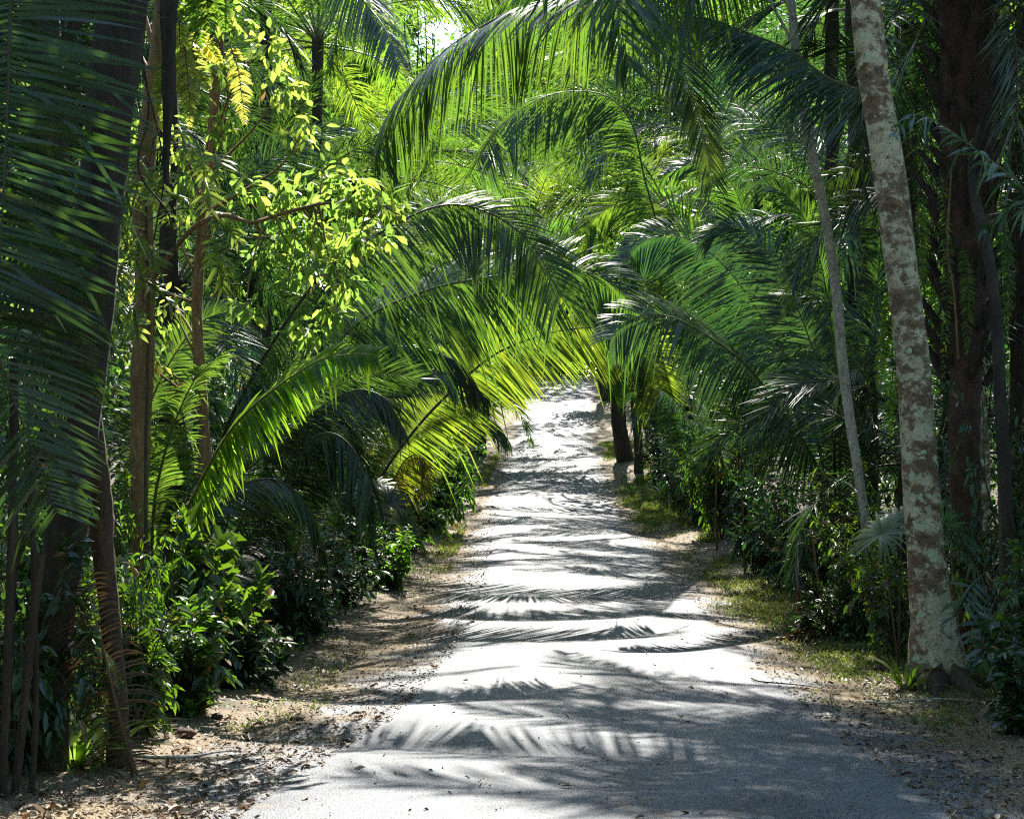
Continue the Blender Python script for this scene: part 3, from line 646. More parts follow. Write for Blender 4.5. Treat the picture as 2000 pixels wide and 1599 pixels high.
# ------------------------------------------------------------------ further palms, one row each
for a in [
 ('cohune_palm', 'blue grey palm with drooping glinting fronds behind the tan trunk at left', 345, 18, 4.6, 14, 'blue', .62, (-25, 70), 1),
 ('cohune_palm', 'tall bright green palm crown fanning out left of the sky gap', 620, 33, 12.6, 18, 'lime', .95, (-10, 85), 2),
 ('cohune_palm', 'palm with upright blue green fronds behind the leafy lime branch', 500, 31, 6.5, 17, 'near', .85, (0, 80), 3),
 ('cohune_palm', 'short stemmed palm behind the middle left arch', 775, 36, 4.2, 15, 'near', .8, (5, 80), 4),
 ('cohune_palm', 'palm on the far left with sunlit fronds reaching the road', 875, 50, 6.0, 16, 'near', .95, (0, 80), 5),
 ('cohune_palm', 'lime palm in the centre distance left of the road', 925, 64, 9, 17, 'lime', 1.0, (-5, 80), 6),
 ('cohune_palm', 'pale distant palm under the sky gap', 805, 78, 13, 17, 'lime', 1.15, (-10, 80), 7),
 ('cohune_palm', 'tall palm at upper left behind the sunlit tree leaves', 430, 38, 13, 18, 'near', 1.0, (-15, 80), 8),
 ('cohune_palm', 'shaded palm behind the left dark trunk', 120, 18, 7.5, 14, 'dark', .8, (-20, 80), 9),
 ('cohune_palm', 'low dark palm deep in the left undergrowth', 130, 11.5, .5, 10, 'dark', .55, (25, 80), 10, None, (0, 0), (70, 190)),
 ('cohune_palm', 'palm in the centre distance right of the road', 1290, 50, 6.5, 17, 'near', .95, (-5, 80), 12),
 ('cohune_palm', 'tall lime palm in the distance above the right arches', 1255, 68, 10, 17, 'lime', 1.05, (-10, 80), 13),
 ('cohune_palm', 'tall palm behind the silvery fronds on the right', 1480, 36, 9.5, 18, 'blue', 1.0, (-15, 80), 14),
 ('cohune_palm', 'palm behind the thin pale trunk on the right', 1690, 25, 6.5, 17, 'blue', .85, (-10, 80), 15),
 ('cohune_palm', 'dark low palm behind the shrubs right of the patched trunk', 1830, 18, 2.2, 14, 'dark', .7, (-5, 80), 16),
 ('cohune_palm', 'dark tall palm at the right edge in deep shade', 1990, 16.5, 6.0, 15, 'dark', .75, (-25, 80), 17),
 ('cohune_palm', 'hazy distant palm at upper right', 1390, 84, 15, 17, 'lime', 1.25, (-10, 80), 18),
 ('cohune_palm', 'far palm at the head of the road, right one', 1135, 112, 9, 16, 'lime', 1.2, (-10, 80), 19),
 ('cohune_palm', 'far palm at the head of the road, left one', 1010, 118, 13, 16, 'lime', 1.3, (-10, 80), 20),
 ('cohune_palm', 'tall palm with hanging dry skirt at top right', 1760, 29, 12.5, 17, 'blue', 1.0, (-30, 80), 21),
 ('cohune_palm', 'tall palm standing behind the thin pale trunk, its crown above the picture', 1700, 21.5, 12.2, 5, 'near', 1.15, (-5, 45), 31, None, (0, 0), (195, 242)),  # added for its shadow on the near road, crown out of view
 ('cohune_palm', 'tall palm right of the slim pale trunk, its crown well above the picture', 1775, 17.3, 10.6, 4, 'near', 1.2, (0, 40), 45, None, (0, 0), (160, 212)),  # put in to throw bands of shade close to the camera
 ('cohune_palm', 'tall palm in the shade behind the silvery palm, its crown above the picture', 1625, 24.5, 12.6, 8, 'near', 1.2, (0, 45), 46, None, (0, 0), (188, 232)),  # unseen crown added so more shade crosses the road
 ('cohune_palm', 'tall palm behind the dark right shrubs, fronds reaching over the middle of the road', 1400, 39, 11.8, 9, 'near', 1.15, (0, 50), 47, None, (0, 0), (150, 220)),  # added so its fronds shade the middle stretch
 ('cohune_palm', 'tall palm behind the left arches, its crown above the picture, fronds reaching right', 520, 28, 12.9, 5, 'near', 1.15, (0, 45), 49, None, (0, 0), (-38, 22)),  # extra crown out of view, breaking up the sunlit stretch
 ('leaning_palm', 'palm leaning right across the far road, its bright crown filling the middle', 905, 56, 10.2, 18, 'lime', 1.05, (-10, 80), 48, None, (3.1, 0)),
 ('cohune_palm', 'palm far along the right verge with fronds reaching across above the road', 1310, 44, 9.5, 10, 'near', 1.15, (0, 55), 42, None, (0, 0), (140, 230)),  # added to shade the road farther along
 ('cohune_palm', 'palm far along the left verge with fronds reaching across above the road', 690, 37, 9.8, 9, 'near', 1.1, (0, 55), 43, None, (0, 0), (-45, 45)),  # counterpart added on the left for the same road shade
 ('cohune_palm', 'palm near the far left trunk, fronds reaching across above the far road', 920, 60, 9.5, 10, 'lime', 1.2, (0, 60), 44, None, (0, 0), (-60, 60)),  # added so shade falls on the far road
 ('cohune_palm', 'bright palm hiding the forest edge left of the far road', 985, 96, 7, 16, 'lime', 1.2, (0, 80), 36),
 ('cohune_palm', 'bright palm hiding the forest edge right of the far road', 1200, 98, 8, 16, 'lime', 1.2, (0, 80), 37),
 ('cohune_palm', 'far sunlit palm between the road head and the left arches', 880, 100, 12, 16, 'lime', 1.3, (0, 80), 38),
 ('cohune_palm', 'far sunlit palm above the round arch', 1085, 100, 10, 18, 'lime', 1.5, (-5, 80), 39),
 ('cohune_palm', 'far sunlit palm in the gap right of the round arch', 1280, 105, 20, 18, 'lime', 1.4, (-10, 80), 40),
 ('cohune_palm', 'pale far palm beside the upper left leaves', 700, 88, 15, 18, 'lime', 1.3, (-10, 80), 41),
]:
    palm(*a)

# ------------------------------------------------------------------ trees
# left dark leaning trunk with a second root leg
tb = gnd(88, 7, -.1)
o, b = tree('leaning_tree', 'thick dark leaning trunk at the left edge with a second leg splitting off low down',
    [tb]+pts((105, 1250, 7), (128, 1050, 7), (158, 800, 7), (176, 600, 7), (206, 300, 7.05), (240, 0, 7.1), (275, -300, 7.2), (300, -700, 7.4)),
    [.125, .105, .108, .122, .132, .13, .14, .17, .15, .12], 'bark_dark', (-2.7, 8.8, 6.9), (2.3, 2.2, 1.5), 46, 110, .2, 'leaf', 1, .7, rough=.04)  # unseen crown packed dense to shade the hanging left frond
lg = MB(); lb = gnd(236, 7.3, -.08)
tube(lg, spline([lb-b]+[p-b for p in pts((228, 1330, 7.3), (212, 1180, 7.25), (198, 1030, 7.2), (186, 880, 7.1), (172, 760, 7.05))], 40), [.075, .055, .058, .065, .07, .05], 12, .07, seed=3)
link('leg', lg.mesh('leg', M['bark_brown']), o)

tb = gnd(272, 11.6, -.08)
o, b = tree('slender_tree', 'slim tan trunk at left with a thin branch of small sunlit lime leaves reaching right',
    [tb]+pts((270, 1000, 11.6), (276, 780, 11.6), (284, 560, 11.6), (280, 380, 11.6), (296, 200, 11.6), (320, 0, 11.6), (340, -300, 11.6)),
    [.11, .085, .09, .085, .10, .08, .07, .05], 'bark_tan', (-4.8, 13.8, 9.8), (1.4, 1.2, .9), 10, 110, .14, 'leaf_lime', 2, .5, rough=.1)
g = np.random.default_rng(77)
bm_, fm_ = MB(), MB(); cs = []
main = pts((288, 560, 11.5), (330, 500, 11.2), (385, 440, 10.9), (440, 421, 10.7), (492, 434, 10.5), (560, 415, 10.4), (630, 398, 10.3), (720, 392, 10.2), (780, 420, 10.2))
Cm = spline(main, 60)-b; tube(bm_, Cm, [.03, .022, .016, .008], 6, .08)
for (px, py, rr) in ((545, 372, .2), (590, 395, .2), (640, 345, .22), (680, 372, .22), (725, 385, .22), (765, 400, .16), (560, 440, .2), (610, 455, .2), (655, 470, .22), (700, 470, .2), (735, 455, .18), (640, 520, .18), (672, 560, .16), (655, 600, .1), (540, 480, .16), (590, 500, .15), (510, 500, .14), (480, 370, .14), (560, 545, .12), (600, 640, .12), (480, 600, .12)):
    c = at(px, py, 10.3+g.uniform(-.5, .5))-b; k = int(np.argmin(np.linalg.norm(Cm-c, axis=1)))
    tube(bm_, spline([Cm[k], (Cm[k]+c)/2+g.normal(0, .04, 3), c], 8), [.009, .006, .003], 5)
    leaf_cloud(fm_, g, [c], rr*1.15, int(30*rr/.2), .14, .75, .5, (.38, .52)); leaf_cloud(fm_, g, [c], rr*1.05, int(26*rr/.2), .085, .75, .4, (.38, .52))
link('branch', bm_.mesh('branch', M['bark_tan']), o); link('branch_leaves', fm_.mesh('branch_leaves', M['leaf_lime']), o)

# leafy tree filling the upper left
tb = gnd(395, 13.5, -.08)
o = thing('leafy_tree', 'slender tree at upper left dripping with small sunlit yellow green leaves', 'tree', tb)
trunk_part(o, [tb]+pts((400, 900, 13.5), (385, 600, 13.4), (410, 300, 13.2), (430, 60, 13), (450, -200, 13)), [.09, .07, .06, .055, .05, .04], 'bark_tan', rough=.08)
Ct = spline([tb]+pts((400, 900, 13.5), (385, 600, 13.4), (410, 300, 13.2), (430, 60, 13), (450, -200, 13)), 60)-tb
lm, fm = MB(), MB()
for i, (px, py) in enumerate(((450, 40), (530, 90), (440, 130), (550, 170), (592, 250), (420, 240), (380, 340), (350, 420), (350, 290), (300, 240), (330, 600), (260, 620), (240, 660), (300, 700), (250, 540), (255, 450))):
    c = at(px, py, 12.6+g.uniform(-.9, .9))-tb; k = int(np.argmin(np.abs(Ct[:, 2]-c[2]+.7)))
    tube(lm, spline([Ct[k], Ct[k]*.4+c*.6+g.normal(0, .1, 3), c], 10), [.02, .012, .004], 5)
    leaf_cloud(fm, g, [c], g.uniform(.18, .34), 46, .12, .8, .5)
link('limbs', lm.mesh('limbs', M['bark_tan']), o); link('crown', fm.mesh('crown', M['leaf_lime']), o)

# right lichened trunk
tb = gnd(1838, 11.3, -.08)
o, b = tree('patched_trunk_tree', 'tall pale trunk on the right verge, mottled cream and brown, flaring at its foot',
    [tb]+pts((1830, 1270, 11.3), (1812, 1130, 11.3), (1800, 960, 11.3), (1787, 760, 11.3), (1768, 580, 11.3), (1747, 420, 11.3), (1728, 280, 11.3), (1705, 140, 11.3), (1690, 0, 11.3), (1670, -250, 11.3), (1655, -600, 11.4)),
    [.31, .195, .165, .155, .15, .145, .142, .14, .136, .132, .128, .122, .115, .11], 'lichen', (3.4, 11.6, 9.3), (2.0, 2.0, 1.2), 16, 90, .16, 'leaf', 3, .7, sides=22, rough=.035)
rb = MB()
for (a, L_) in ((-15, .95), (-70, .6), (35, .7), (195, .45), (245, .55), (120, .4)):
    ca, sa = math.cos(R(a)), math.sin(R(a))
    p = [np.array([ca*.05, sa*.05, .42]), np.array([ca*.15, sa*.15, .24]), np.array([ca*L_*.6, sa*L_*.6, .1]), np.array([ca*L_, sa*L_, float(ground(tb[0]+ca*L_, tb[1]+sa*L_))-tb[2]-.02])]
    tube(rb, spline(p, 14), [.12, .125, .09, .03], 9, .08)
link('buttress_roots', rb.mesh('buttress_roots', M['bark_brown']), o)

tb = gnd(1702, 16, -.08)
tree('slim_pale_tree', 'thin smooth pale trunk leaning left on the right side, left of the patched trunk',
    [tb]+pts((1695, 1060, 16), (1680, 950, 16), (1662, 830, 16), (1645, 700, 16), (1632, 560, 16), (1611, 420, 16), (1582, 285, 16), (1562, 170, 16), (1545, 0, 16), (1520, -300, 16)),
    [.075, .068, .064, .066, .064, .061, .06, .056, .05, .04], 'bark_grey', (3.0, 16, 9.5), (1.6, 1.6, 1.0), 12, 80, .15, 'leaf', 4, .7, rough=.05)
for a in [
 ('dark_trunk_tree', 'dark leaning trunk on the far right verge nearest the road', 1222, 50, [(1212, 850), (1206, 780), (1203, 600)], .28, 'bark_dark', 5),
 ('dark_trunk_tree', 'slim dark trunk right of the leaning trunk on the far right verge', 1248, 46, [(1246, 860), (1240, 780), (1240, 500)], .14, 'bark_dark', 6),
 ('dark_trunk_tree', 'small dark trunk standing at the crest of the road on the right', 1186, 74, [(1180, 755), (1173, 720), (1165, 560)], .26, 'bark_dark', 7),
 ('dark_trunk_tree', 'dark trunk on the far left verge under the drooping white lit frond', 934, 52, [(934, 870), (936, 830), (940, 600)], .28, 'bark_dark', 8),
]:
    nm, lb_, px, d, P, r, bk, sd = a
    tb = gnd(px, d, -.1); P = [at(x, y, d) for x, y in P]; tp = P[-1]
    tree(nm, lb_, [tb]+P, [r*1.3, r, r*.9, r*.7], bk, tp+np.array([0, 1, 1.5]), (2.4, 2.2, 1.6), 14, 80, .3, 'leaf', sd, 1.1, sides=10)
tb = gnd(1925, 14.5, -.08)
tree('slim_pale_tree', 'slim grey lichened stem just right of the dark palm stem', [tb]+pts((1922, 900, 14.5), (1915, 700, 14.5), (1930, 400, 14.6), (1950, 0, 14.8)), [.07, .065, .06, .06, .05], 'lichen', (6, 15, 7.5), (1.2, 1.2, .8), 8, 80, .15, 'leaf', 9, .6)
tb = gnd(1985, 11, -.08)
tree('dark_trunk_tree', 'dark slanting stem crossing the upper right corner', [tb]+pts((1960, 900, 11), (1940, 560, 11.4), (1900, 330, 12), (1960, 150, 12), (2030, 0, 12)), [.07, .06, .05, .05, .05], 'bark_dark', (5.6, 12.2, 6.6), (1.2, 1.2, .8), 10, 100, .15, 'leaf', 10, .6)
# tall trees on both sides; the foreground pair added unseen for its shade
for i, (lb_, x, y, hh, rr, mt) in enumerate((
 ('broad leafy tree added to shade the left foreground, crown out of view', -5.2, 13.5, 11.5, 3.2, 'leaf'),
 ('broad leafy tree further along on the left, crown above the palms', -8.0, 22, 13, 3.6, 'leaf'),
 ('broad leafy tree added to shade the right foreground, crown out of view', 7.4, 15.5, 11.5, 3.4, 'leaf'),
 ('leafy tree behind the silvery palm on the right, crown above the palms', 9.5, 27, 14, 3.8, 'leaf'),
 ('tall thin leaved tree showing against the sky gap', -6.5, 84, 26, 5.5, 'leaf_lime'),
 ('tall leafy tree right of the sky gap in the distance', 7.5, 92, 27, 6.5, 'leaf'),
 ('tall leafy tree left of the sky gap in the distance', -17, 80, 26, 6.5, 'leaf'))):
    z0 = float(ground(x, y)); far = y > 60
    tree('shade_tree', lb_, [(x, y, z0-.1), (x+.2, y, z0+hh*.35), (x-.1, y+.2, z0+hh*.75)], [.26, .2, .14], 'bark_dark', (x, y, z0+hh), (rr, rr, rr*.6), (9 if 'thin' in lb_ else 30), 90, .42 if far else .2, mt, 20+i, 1.6 if far else 1.0)

# ------------------------------------------------------------------ climbers, ferns, vines
def strand(name, label, P, r, mat, cat, sides=6, rough=.1, group=None, seed=0):
    b = np.asarray(P[-1], float) if P[-1][2] < P[0][2] else np.asarray(P[0], float)
    mb = MB(); tube(mb, spline(np.asarray(P)-b, 40), r, sides, rough, seed=seed)
    o = link(name, mb.mesh(name, M[mat]), None, b); return tag(o, label, cat, group)
strand('dead_stalk', 'thick dark dead stalk hanging from above near the left trunk', pts((336, -260, 6.6), (334, 0, 6.6), (329, 200, 6.6), (324, 320, 6.6), (328, 362, 6.6)), [.03, .03, .032, .034, .012], 'bark_dark', 'vine')
strand('dead_stalk', 'thinner dark stalk hanging just left of the thick dead stalk', pts((322, -260, 6.9), (318, 0, 6.9), (320, 110, 6.9), (316, 185, 6.9)), [.018, .018, .018, .006], 'bark_dark', 'vine')
for i, (P, r, lb_) in enumerate((
 ([(28, 700), (24, 1000), (14, 1300), (2, 1640)], .03, 'brown stem at the very left edge of the undergrowth'),
 ([(80, 1080), (60, 1250), (40, 1450), (18, 1640)], .032, 'dark brown stem leaning left before the dark trunk'),
 ([(62, 900), (66, 1150), (70, 1400), (52, 1640)], .022, 'straight thin stem close by the left side of the dark trunk'),
 ([(20, 850), (34, 1040), (26, 1240), (30, 1500)], .009, 'thin pale liana strand beside the left edge stems'))):
    strand('woody_stem', lb_, pts(*[(x, y, 6.2+.1*i) for x, y in P]), r*.75, 'bark_dark', 'stem', seed=i)
for i, (P, r, lb_) in enumerate((
 ([(250, -40), (290, 200), (270, 330), (330, 420), (345, 520)], .006, 'thin looping vine between the dark trunk and the dead stalk'),
 ([(270, -40), (276, 120), (300, 220), (320, 340), (300, 470)], .006, 'thin vine hanging behind the thick dead stalk'),
 ([(1858, 330), (1850, 480), (1862, 560), (1872, 700)], .012, 'hanging root strand on the dark palm stem'))):
    strand('hanging_vine', lb_, pts(*[(x, y, (8, 8.3, 12.2)[i]) for x, y in P]), r, ('bark_dark', 'bark_dark', 'bark_tan')[i], 'vine', 5, seed=i)

for i, (P, lb_) in enumerate((
 ([(1455, 1120), (1452, 1030), (1446, 900)], 'thin brown sapling stem in the shrubs left of the silvery palm'),
 ([(1606, 1185), (1592, 1090), (1582, 960)], 'thin brown sapling stem leaning left behind the small wooden stake'),
 ([(1400, 1060), (1398, 990), (1402, 880)], 'thin brown sapling stem in the middle of the right hand shrubs'))):
    strand('sapling_stem', lb_, [gnd(P[0][0], (22.4, 17.6, 26)[i], -.05)]+pts(*[(x, y, (22.4, 17.6, 26)[i]) for x, y in P]), [.024, .02, .012], 'bark_tan', 'stem', 6, seed=i)

def fern(name, label, fronds, mat, cat='fern', L=.07, n=34, w=.02):
    b = np.asarray(fronds[0][0], float); o = thing(name, label, cat, b)
    for i, P in enumerate(fronds):
        hero_frond(o, b, P, mat, 'rachis_dark', .004, n=n, L=L, w=w, p0=.05, ang=(80, 60), roll=(0, 0), vee=-5, droop=.25, jit=1.2, seed=60+i, up=(.25, -1, .1), prof=[.6, .9, 1, .95, .8, .55, .25])
    return o
fern('hanging_fern', 'pale sunlit fern frond hanging high on the left, upper left of the pair', [pts((385, 60, 9.3), (375, 95, 9.2), (388, 130, 9.2), (408, 172, 9.2)), pts((385, 60, 9.4), (405, 90, 9.5), (430, 120, 9.5))], 'fern_lit', L=.09)
fern('hanging_fern', 'pale sunlit fern frond hanging high on the left, right one of the pair', [pts((450, 90, 9.3), (465, 135, 9.2), (472, 185, 9.2), (478, 240, 9.2))], 'fern_lit', L=.095)
fern('hanging_fern', 'pale yellow fern fronds glowing behind the thick dead stalk', [pts((322, 120, 7.6), (318, 170, 7.6), (318, 230, 7.6)), pts((360, 90, 7.7), (368, 160, 7.7), (372, 245, 7.7)), pts((350, 40, 7.8), (352, 110, 7.8), (350, 180, 7.8))], 'fern_lit', L=.075)
fern('hanging_fern', 'green fern fronds draping the tan trunk at the top left', [pts((360, -60, 9), (385, 10, 9), (395, 90, 9)), pts((380, -60, 9), (420, 0, 9), (440, 60, 9)), pts((350, -60, 9), (345, 40, 9), (350, 140, 9)), pts((370, -60, 9), (400, -10, 8.8), (420, 100, 8.8))], 'fern', L=.1)
fern('hanging_fern', 'long green ferns hanging down the dark palm stem behind the patched trunk', [pts((1835, 330, 12.2), (1846, 420, 12.1), (1850, 560, 12.1), (1842, 735, 12.1)), pts((1880, 480, 12.2), (1890, 560, 12.1), (1888, 690, 12.1)), pts((1805, 380, 12.2), (1802, 460, 12.1), (1808, 560, 12.1)), pts((1960, 420, 12.2), (1970, 540, 12.1), (1962, 660, 12.1))], 'fern', L=.10, n=56, w=.018)
fern('hanging_fern', 'yellow green fern fronds just left of the patched trunk, halfway up', [pts((1740, 620, 12.6), (1725, 680, 12.6), (1715, 760, 12.6)), pts((1742, 560, 12.6), (1735, 620, 12.6), (1728, 700, 12.6)), pts((1745, 720, 12.6), (1738, 790, 12.6), (1740, 850, 12.6))], 'fern', L=.1)

def lobed_leaf(fm, sm, p, d, L, g):
    """deeply split climber leaf"""
    d = nrm(np.asarray(d, float)); e = p+d*L+np.array([0, 0, -.25*L])
    C = spline([p, p+d*L*.5+np.array([0, 0, -.04*L]), e], 20); s = int(g.integers(1e6))
    frond_leaflets(fm, C, 8, L*.6, L*.115, .12, (85, 38), (0, 0), 5, .2, 4, s, .5, miss=0, prof=[.75, .95, 1, .9, .8, .7], up=(g.normal(0, .3), -.6, .9))
    tube(fm, C, [.03*L, .05*L, .05*L, .02*L], 4)
def climber(name, label, stem, leaves, mat='leaf_lime', L=.34):
    b = np.asarray(stem[0], float); o = thing(name, label, 'climber', b); g = np.random.default_rng(len(leaves)+3)
    fm, sm = MB(), MB(); C = spline(stem, 40)-b; tube(sm, C, [.02, .018, .01], 6, .1)
    for (px, py, d) in leaves:
        p = at(px, py, d)-b; k = int(np.argmin(np.linalg.norm(C-p, axis=1)))
        tube(sm, spline([C[k], (C[k]+p)/2+np.array([0, 0, .06]), p], 8), [.007, .005], 5)
        lobed_leaf(fm, sm, p, [g.normal(.25, .5), g.normal(-.4, .3), g.normal(-.45, .25)], L*g.uniform(.8, 1.15), g)
    link('vine_stem', sm.mesh('vine_stem', M['stem']), o); link('leaves', fm.mesh('leaves', M[mat]), o); return o
climber('split_leaf_climber', 'climber with deeply split bright green leaves up the slim tan trunk', [gnd(285, 11.2, 0)]+pts((285, 900, 11.3), (290, 600, 11.3), (285, 380, 11.3), (300, 270, 11.3)),
    [(275, 315, 11), (330, 330, 10.9), (390, 290, 10.8), (400, 350, 10.8), (370, 390, 10.8), (420, 300, 10.7), (300, 360, 10.9), (250, 440, 11), (275, 460, 11), (410, 410, 10.8), (240, 520, 11), (270, 540, 11), (300, 480, 11), (235, 350, 11), (350, 250, 10.9), (260, 600, 11), (415, 460, 10.8)])
climber('split_leaf_climber', 'climber with split leaves hanging low in the shade right of the patched trunk', [gnd(1960, 10.6, 0)]+pts((1955, 1100, 10.6), (1950, 900, 10.6)),
    [(1940, 1180, 10.3), (1975, 1210, 10.3), (1930, 1250, 10.2), (1990, 1120, 10.3), (1910, 1130, 10.4)], 'shrub', .4)

# fan palms
def fan_palm(name, label, px, d, leaves, L, mat):
    b = gnd(px, d, -.04); o = thing(name, label, 'fan palm', b); g = np.random.default_rng(px)
    for (qx, qy, qd, ax, ay, az_) in leaves:
        c = at(qx, qy, qd)-b; n = nrm(np.array([ax, ay, az_], float))
        pb = MB(); tube(pb, spline([[0, 0, .1], c*.55+np.array([0, 0, .12]), c], 14), [.014, .009, .008], 5)
        u = nrm(np.cross(n, [0, 0, 1.])); v = np.cross(u, n); mb = MB(); K = 5; N = 30
        th = np.radians(np.linspace(-150, 150, N)+g.normal(0, 2, N)); t = np.linspace(0, 1, K)
        D = np.cos(th)[:, None]*v+np.sin(th)[:, None]*u+n*.15
        Ln = L*(.8+.2*np.cos(th*.6))
        pos = c+Ln[:, None, None]*t[None, :, None]*D[:, None]; pos[..., 2] -= (Ln*g.uniform(.15, .45, N))[:, None]*t**2.5
        W = np.cross(np.repeat(n[None], N, 0), D); W = nrm(W)
        wp = np.interp(t, [0, .45, .8, 1], [.015, .05, .03, .003])*L*.95
        V = np.stack([pos-W[:, None]*wp[None, :, None], pos+W[:, None]*wp[None, :, None]], 2)
        base = np.arange(N)[:, None]*K*2; k = np.arange(K-1)[None]*2
        mb.add(V.reshape(-1, 3), np.stack([base+k, base+k+1, base+k+3, base+k+2], -1).reshape(-1, 4), np.repeat(g.random(N)*.9, K*2))
        f = link('fan_leaf', mb.mesh('fan_leaf', M[mat]), o); link('stalk', pb.mesh('stalk', M['stem']), f)
fan_palm('fan_palm', 'small dark fan palm at the left verge under the arches', 735, 22, [(700, 1000, 22, .2, -.8, .5), (760, 985, 21.8, .6, -.6, .6), (725, 960, 22.2, -.1, -.5, .8), (660, 1030, 22, -.5, -.7, .5), (790, 1030, 21.6, .7, -.4, .5)], .62, 'palm_shaded')
fan_palm('fan_palm', 'blue white fan palm leaf peeking out between the patched trunk and the dark palm stem', 1850, 12.1, [(1842, 1040, 12, .3, -.9, .3), (1905, 1090, 12.3, .5, -.6, .5)], .42, 'palm_blue')
fan_palm('fan_palm', 'fan palm with thin drooping blades left of the patched trunk', 1755, 12.3, [(1762, 1020, 12.1, -.5, -.4, .8), (1720, 1045, 12, -.7, -.4, .7)], .42, 'palm')

# grass like plants and broad blades
def blades(name, label, b, n, L, w, mat, cat='plant', spread=.6, seed=0, group=None):
    g = np.random.default_rng(seed+31); o = thing(name, label, cat, b, group); K = 6; t = np.linspace(0, 1, K)
    a = g.uniform(0, 6.28, n); tilt = g.uniform(.1, spread, n); Ln = L*g.uniform(.6, 1.1, n)
    D = np.stack([np.cos(a)*np.sin(tilt), np.sin(a)*np.sin(tilt), np.cos(tilt)], 1); O = np.stack([np.cos(a), np.sin(a), np.zeros(n)], 1)
    pos = O[:, None]*.03+Ln[:, None, None]*(t[None, :, None]*D[:, None]+(t**2.4)[None, :, None]*(O*.45-np.array([0, 0, .5]))[:, None]*g.uniform(.3, 1.1, n)[:, None, None])
    W = nrm(np.cross(O, [0, 0, 1.])); wp = np.interp(t, [0, .3, .6, .9, 1], [.35, .9, 1, .5, .03])*w*.5
    V = np.stack([pos-W[:, None]*wp[None, :, None], pos+W[:, None]*wp[None, :, None]], 2)
    base = np.arange(n)[:, None]*K*2; k = np.arange(K-1)[None]*2
    mb = MB(); mb.add(V.reshape(-1, 3), np.stack([base+k, base+k+1, base+k+3, base+k+2], -1).reshape(-1, 4), np.repeat(g.random(n)*.9, K*2))
    link('leaves', mb.mesh('leaves', M[mat]), o); return o
blades('strap_leaf_plant', 'sunlit strap leaved plant at the foot of the dark leaning trunk', gnd(150, 7.1), 26, .62, .055, 'leaf_lime', seed=1)
blades('strap_leaf_plant', 'smaller strap leaved plant right of the one at the trunk foot', gnd(205, 7.3), 16, .42, .045, 'leaf_lime', seed=2, spread=1.0)
blades('strap_leaf_plant', 'tuft of broad lime leaves at the edge of the left shrubs', gnd(375, 9.6), 22, .34, .07, 'leaf_lime', seed=3, spread=.9)
blades('strap_leaf_plant', 'strap leaved plant on the verge left of the patched trunk foot', gnd(1768, 11.2), 18, .55, .05, 'leaf', seed=4, spread=.8)
blades('strap_leaf_plant', 'spiky green plant right of the patched trunk foot', gnd(1960, 9.9), 24, .7, .04, 'palm', seed=5, spread=1.1)
blades('dry_grass_clump', 'dry brown drooping grass clump in the shrubs right of the wooden stake', gnd(1628, 15.6), 46, .6, .018, 'palm_dry', 'grass clump', seed=9, spread=1.2)
blades('strap_leaf_plant', 'grassy tuft low at the left shrub edge', gnd(560, 14.6), 26, .6, .03, 'shrub_blue', seed=6, spread=1.1)
blades('strap_leaf_plant', 'grassy tuft at the left edge of the far right shrubs', gnd(1300, 38), 40, 1.1, .06, 'shrub', seed=7, spread=1.0)

# dead brown frond leaning at the left trunks
b = gnd(264, 7.0); o = thing('dead_frond', 'dry brown palm frond leaning against the left trunk legs', 'palm frond', b)
hero_frond(o, b, [b]+pts((246, 1450, 6.95), (226, 1370, 6.9), (200, 1260, 6.9), (178, 1180, 6.9), (168, 1130, 6.9)), 'palm_dry', 'rachis_dry', .014, part='leaflets', n=44, L=.30, w=.012, p0=.06, ang=(80, 60), roll=(0, 0), vee=-10, droop=.5, seed=70, up=(0, -1, .2), prof=[.5, .8, 1, 1, .9, .7, .5])

for lb_, base, P, L_ in (
 ('dead grey brown frond lying on the soil at the right shrub edge', gnd(1640, 15.4), None, .4),):
    if P is None:
        q = [gnd(1700, 15.9, .06), gnd(1640, 15.4, .16), gnd(1570, 15.1, .10), gnd(1520, 15.0, .04)]
    else: q = pts(*P)
    base = q[-1]; o = thing('dead_frond', lb_, 'palm frond', base)
    hero_frond(o, base, q, 'palm_dry', 'rachis_dry', .012, part='leaflets', n=60, L=L_, w=.03, p0=.08, ang=(60, 30), roll=(0, 10), vee=-15, droop=.5, seed=75, jit=1.6, up=(.2, -1, .6))
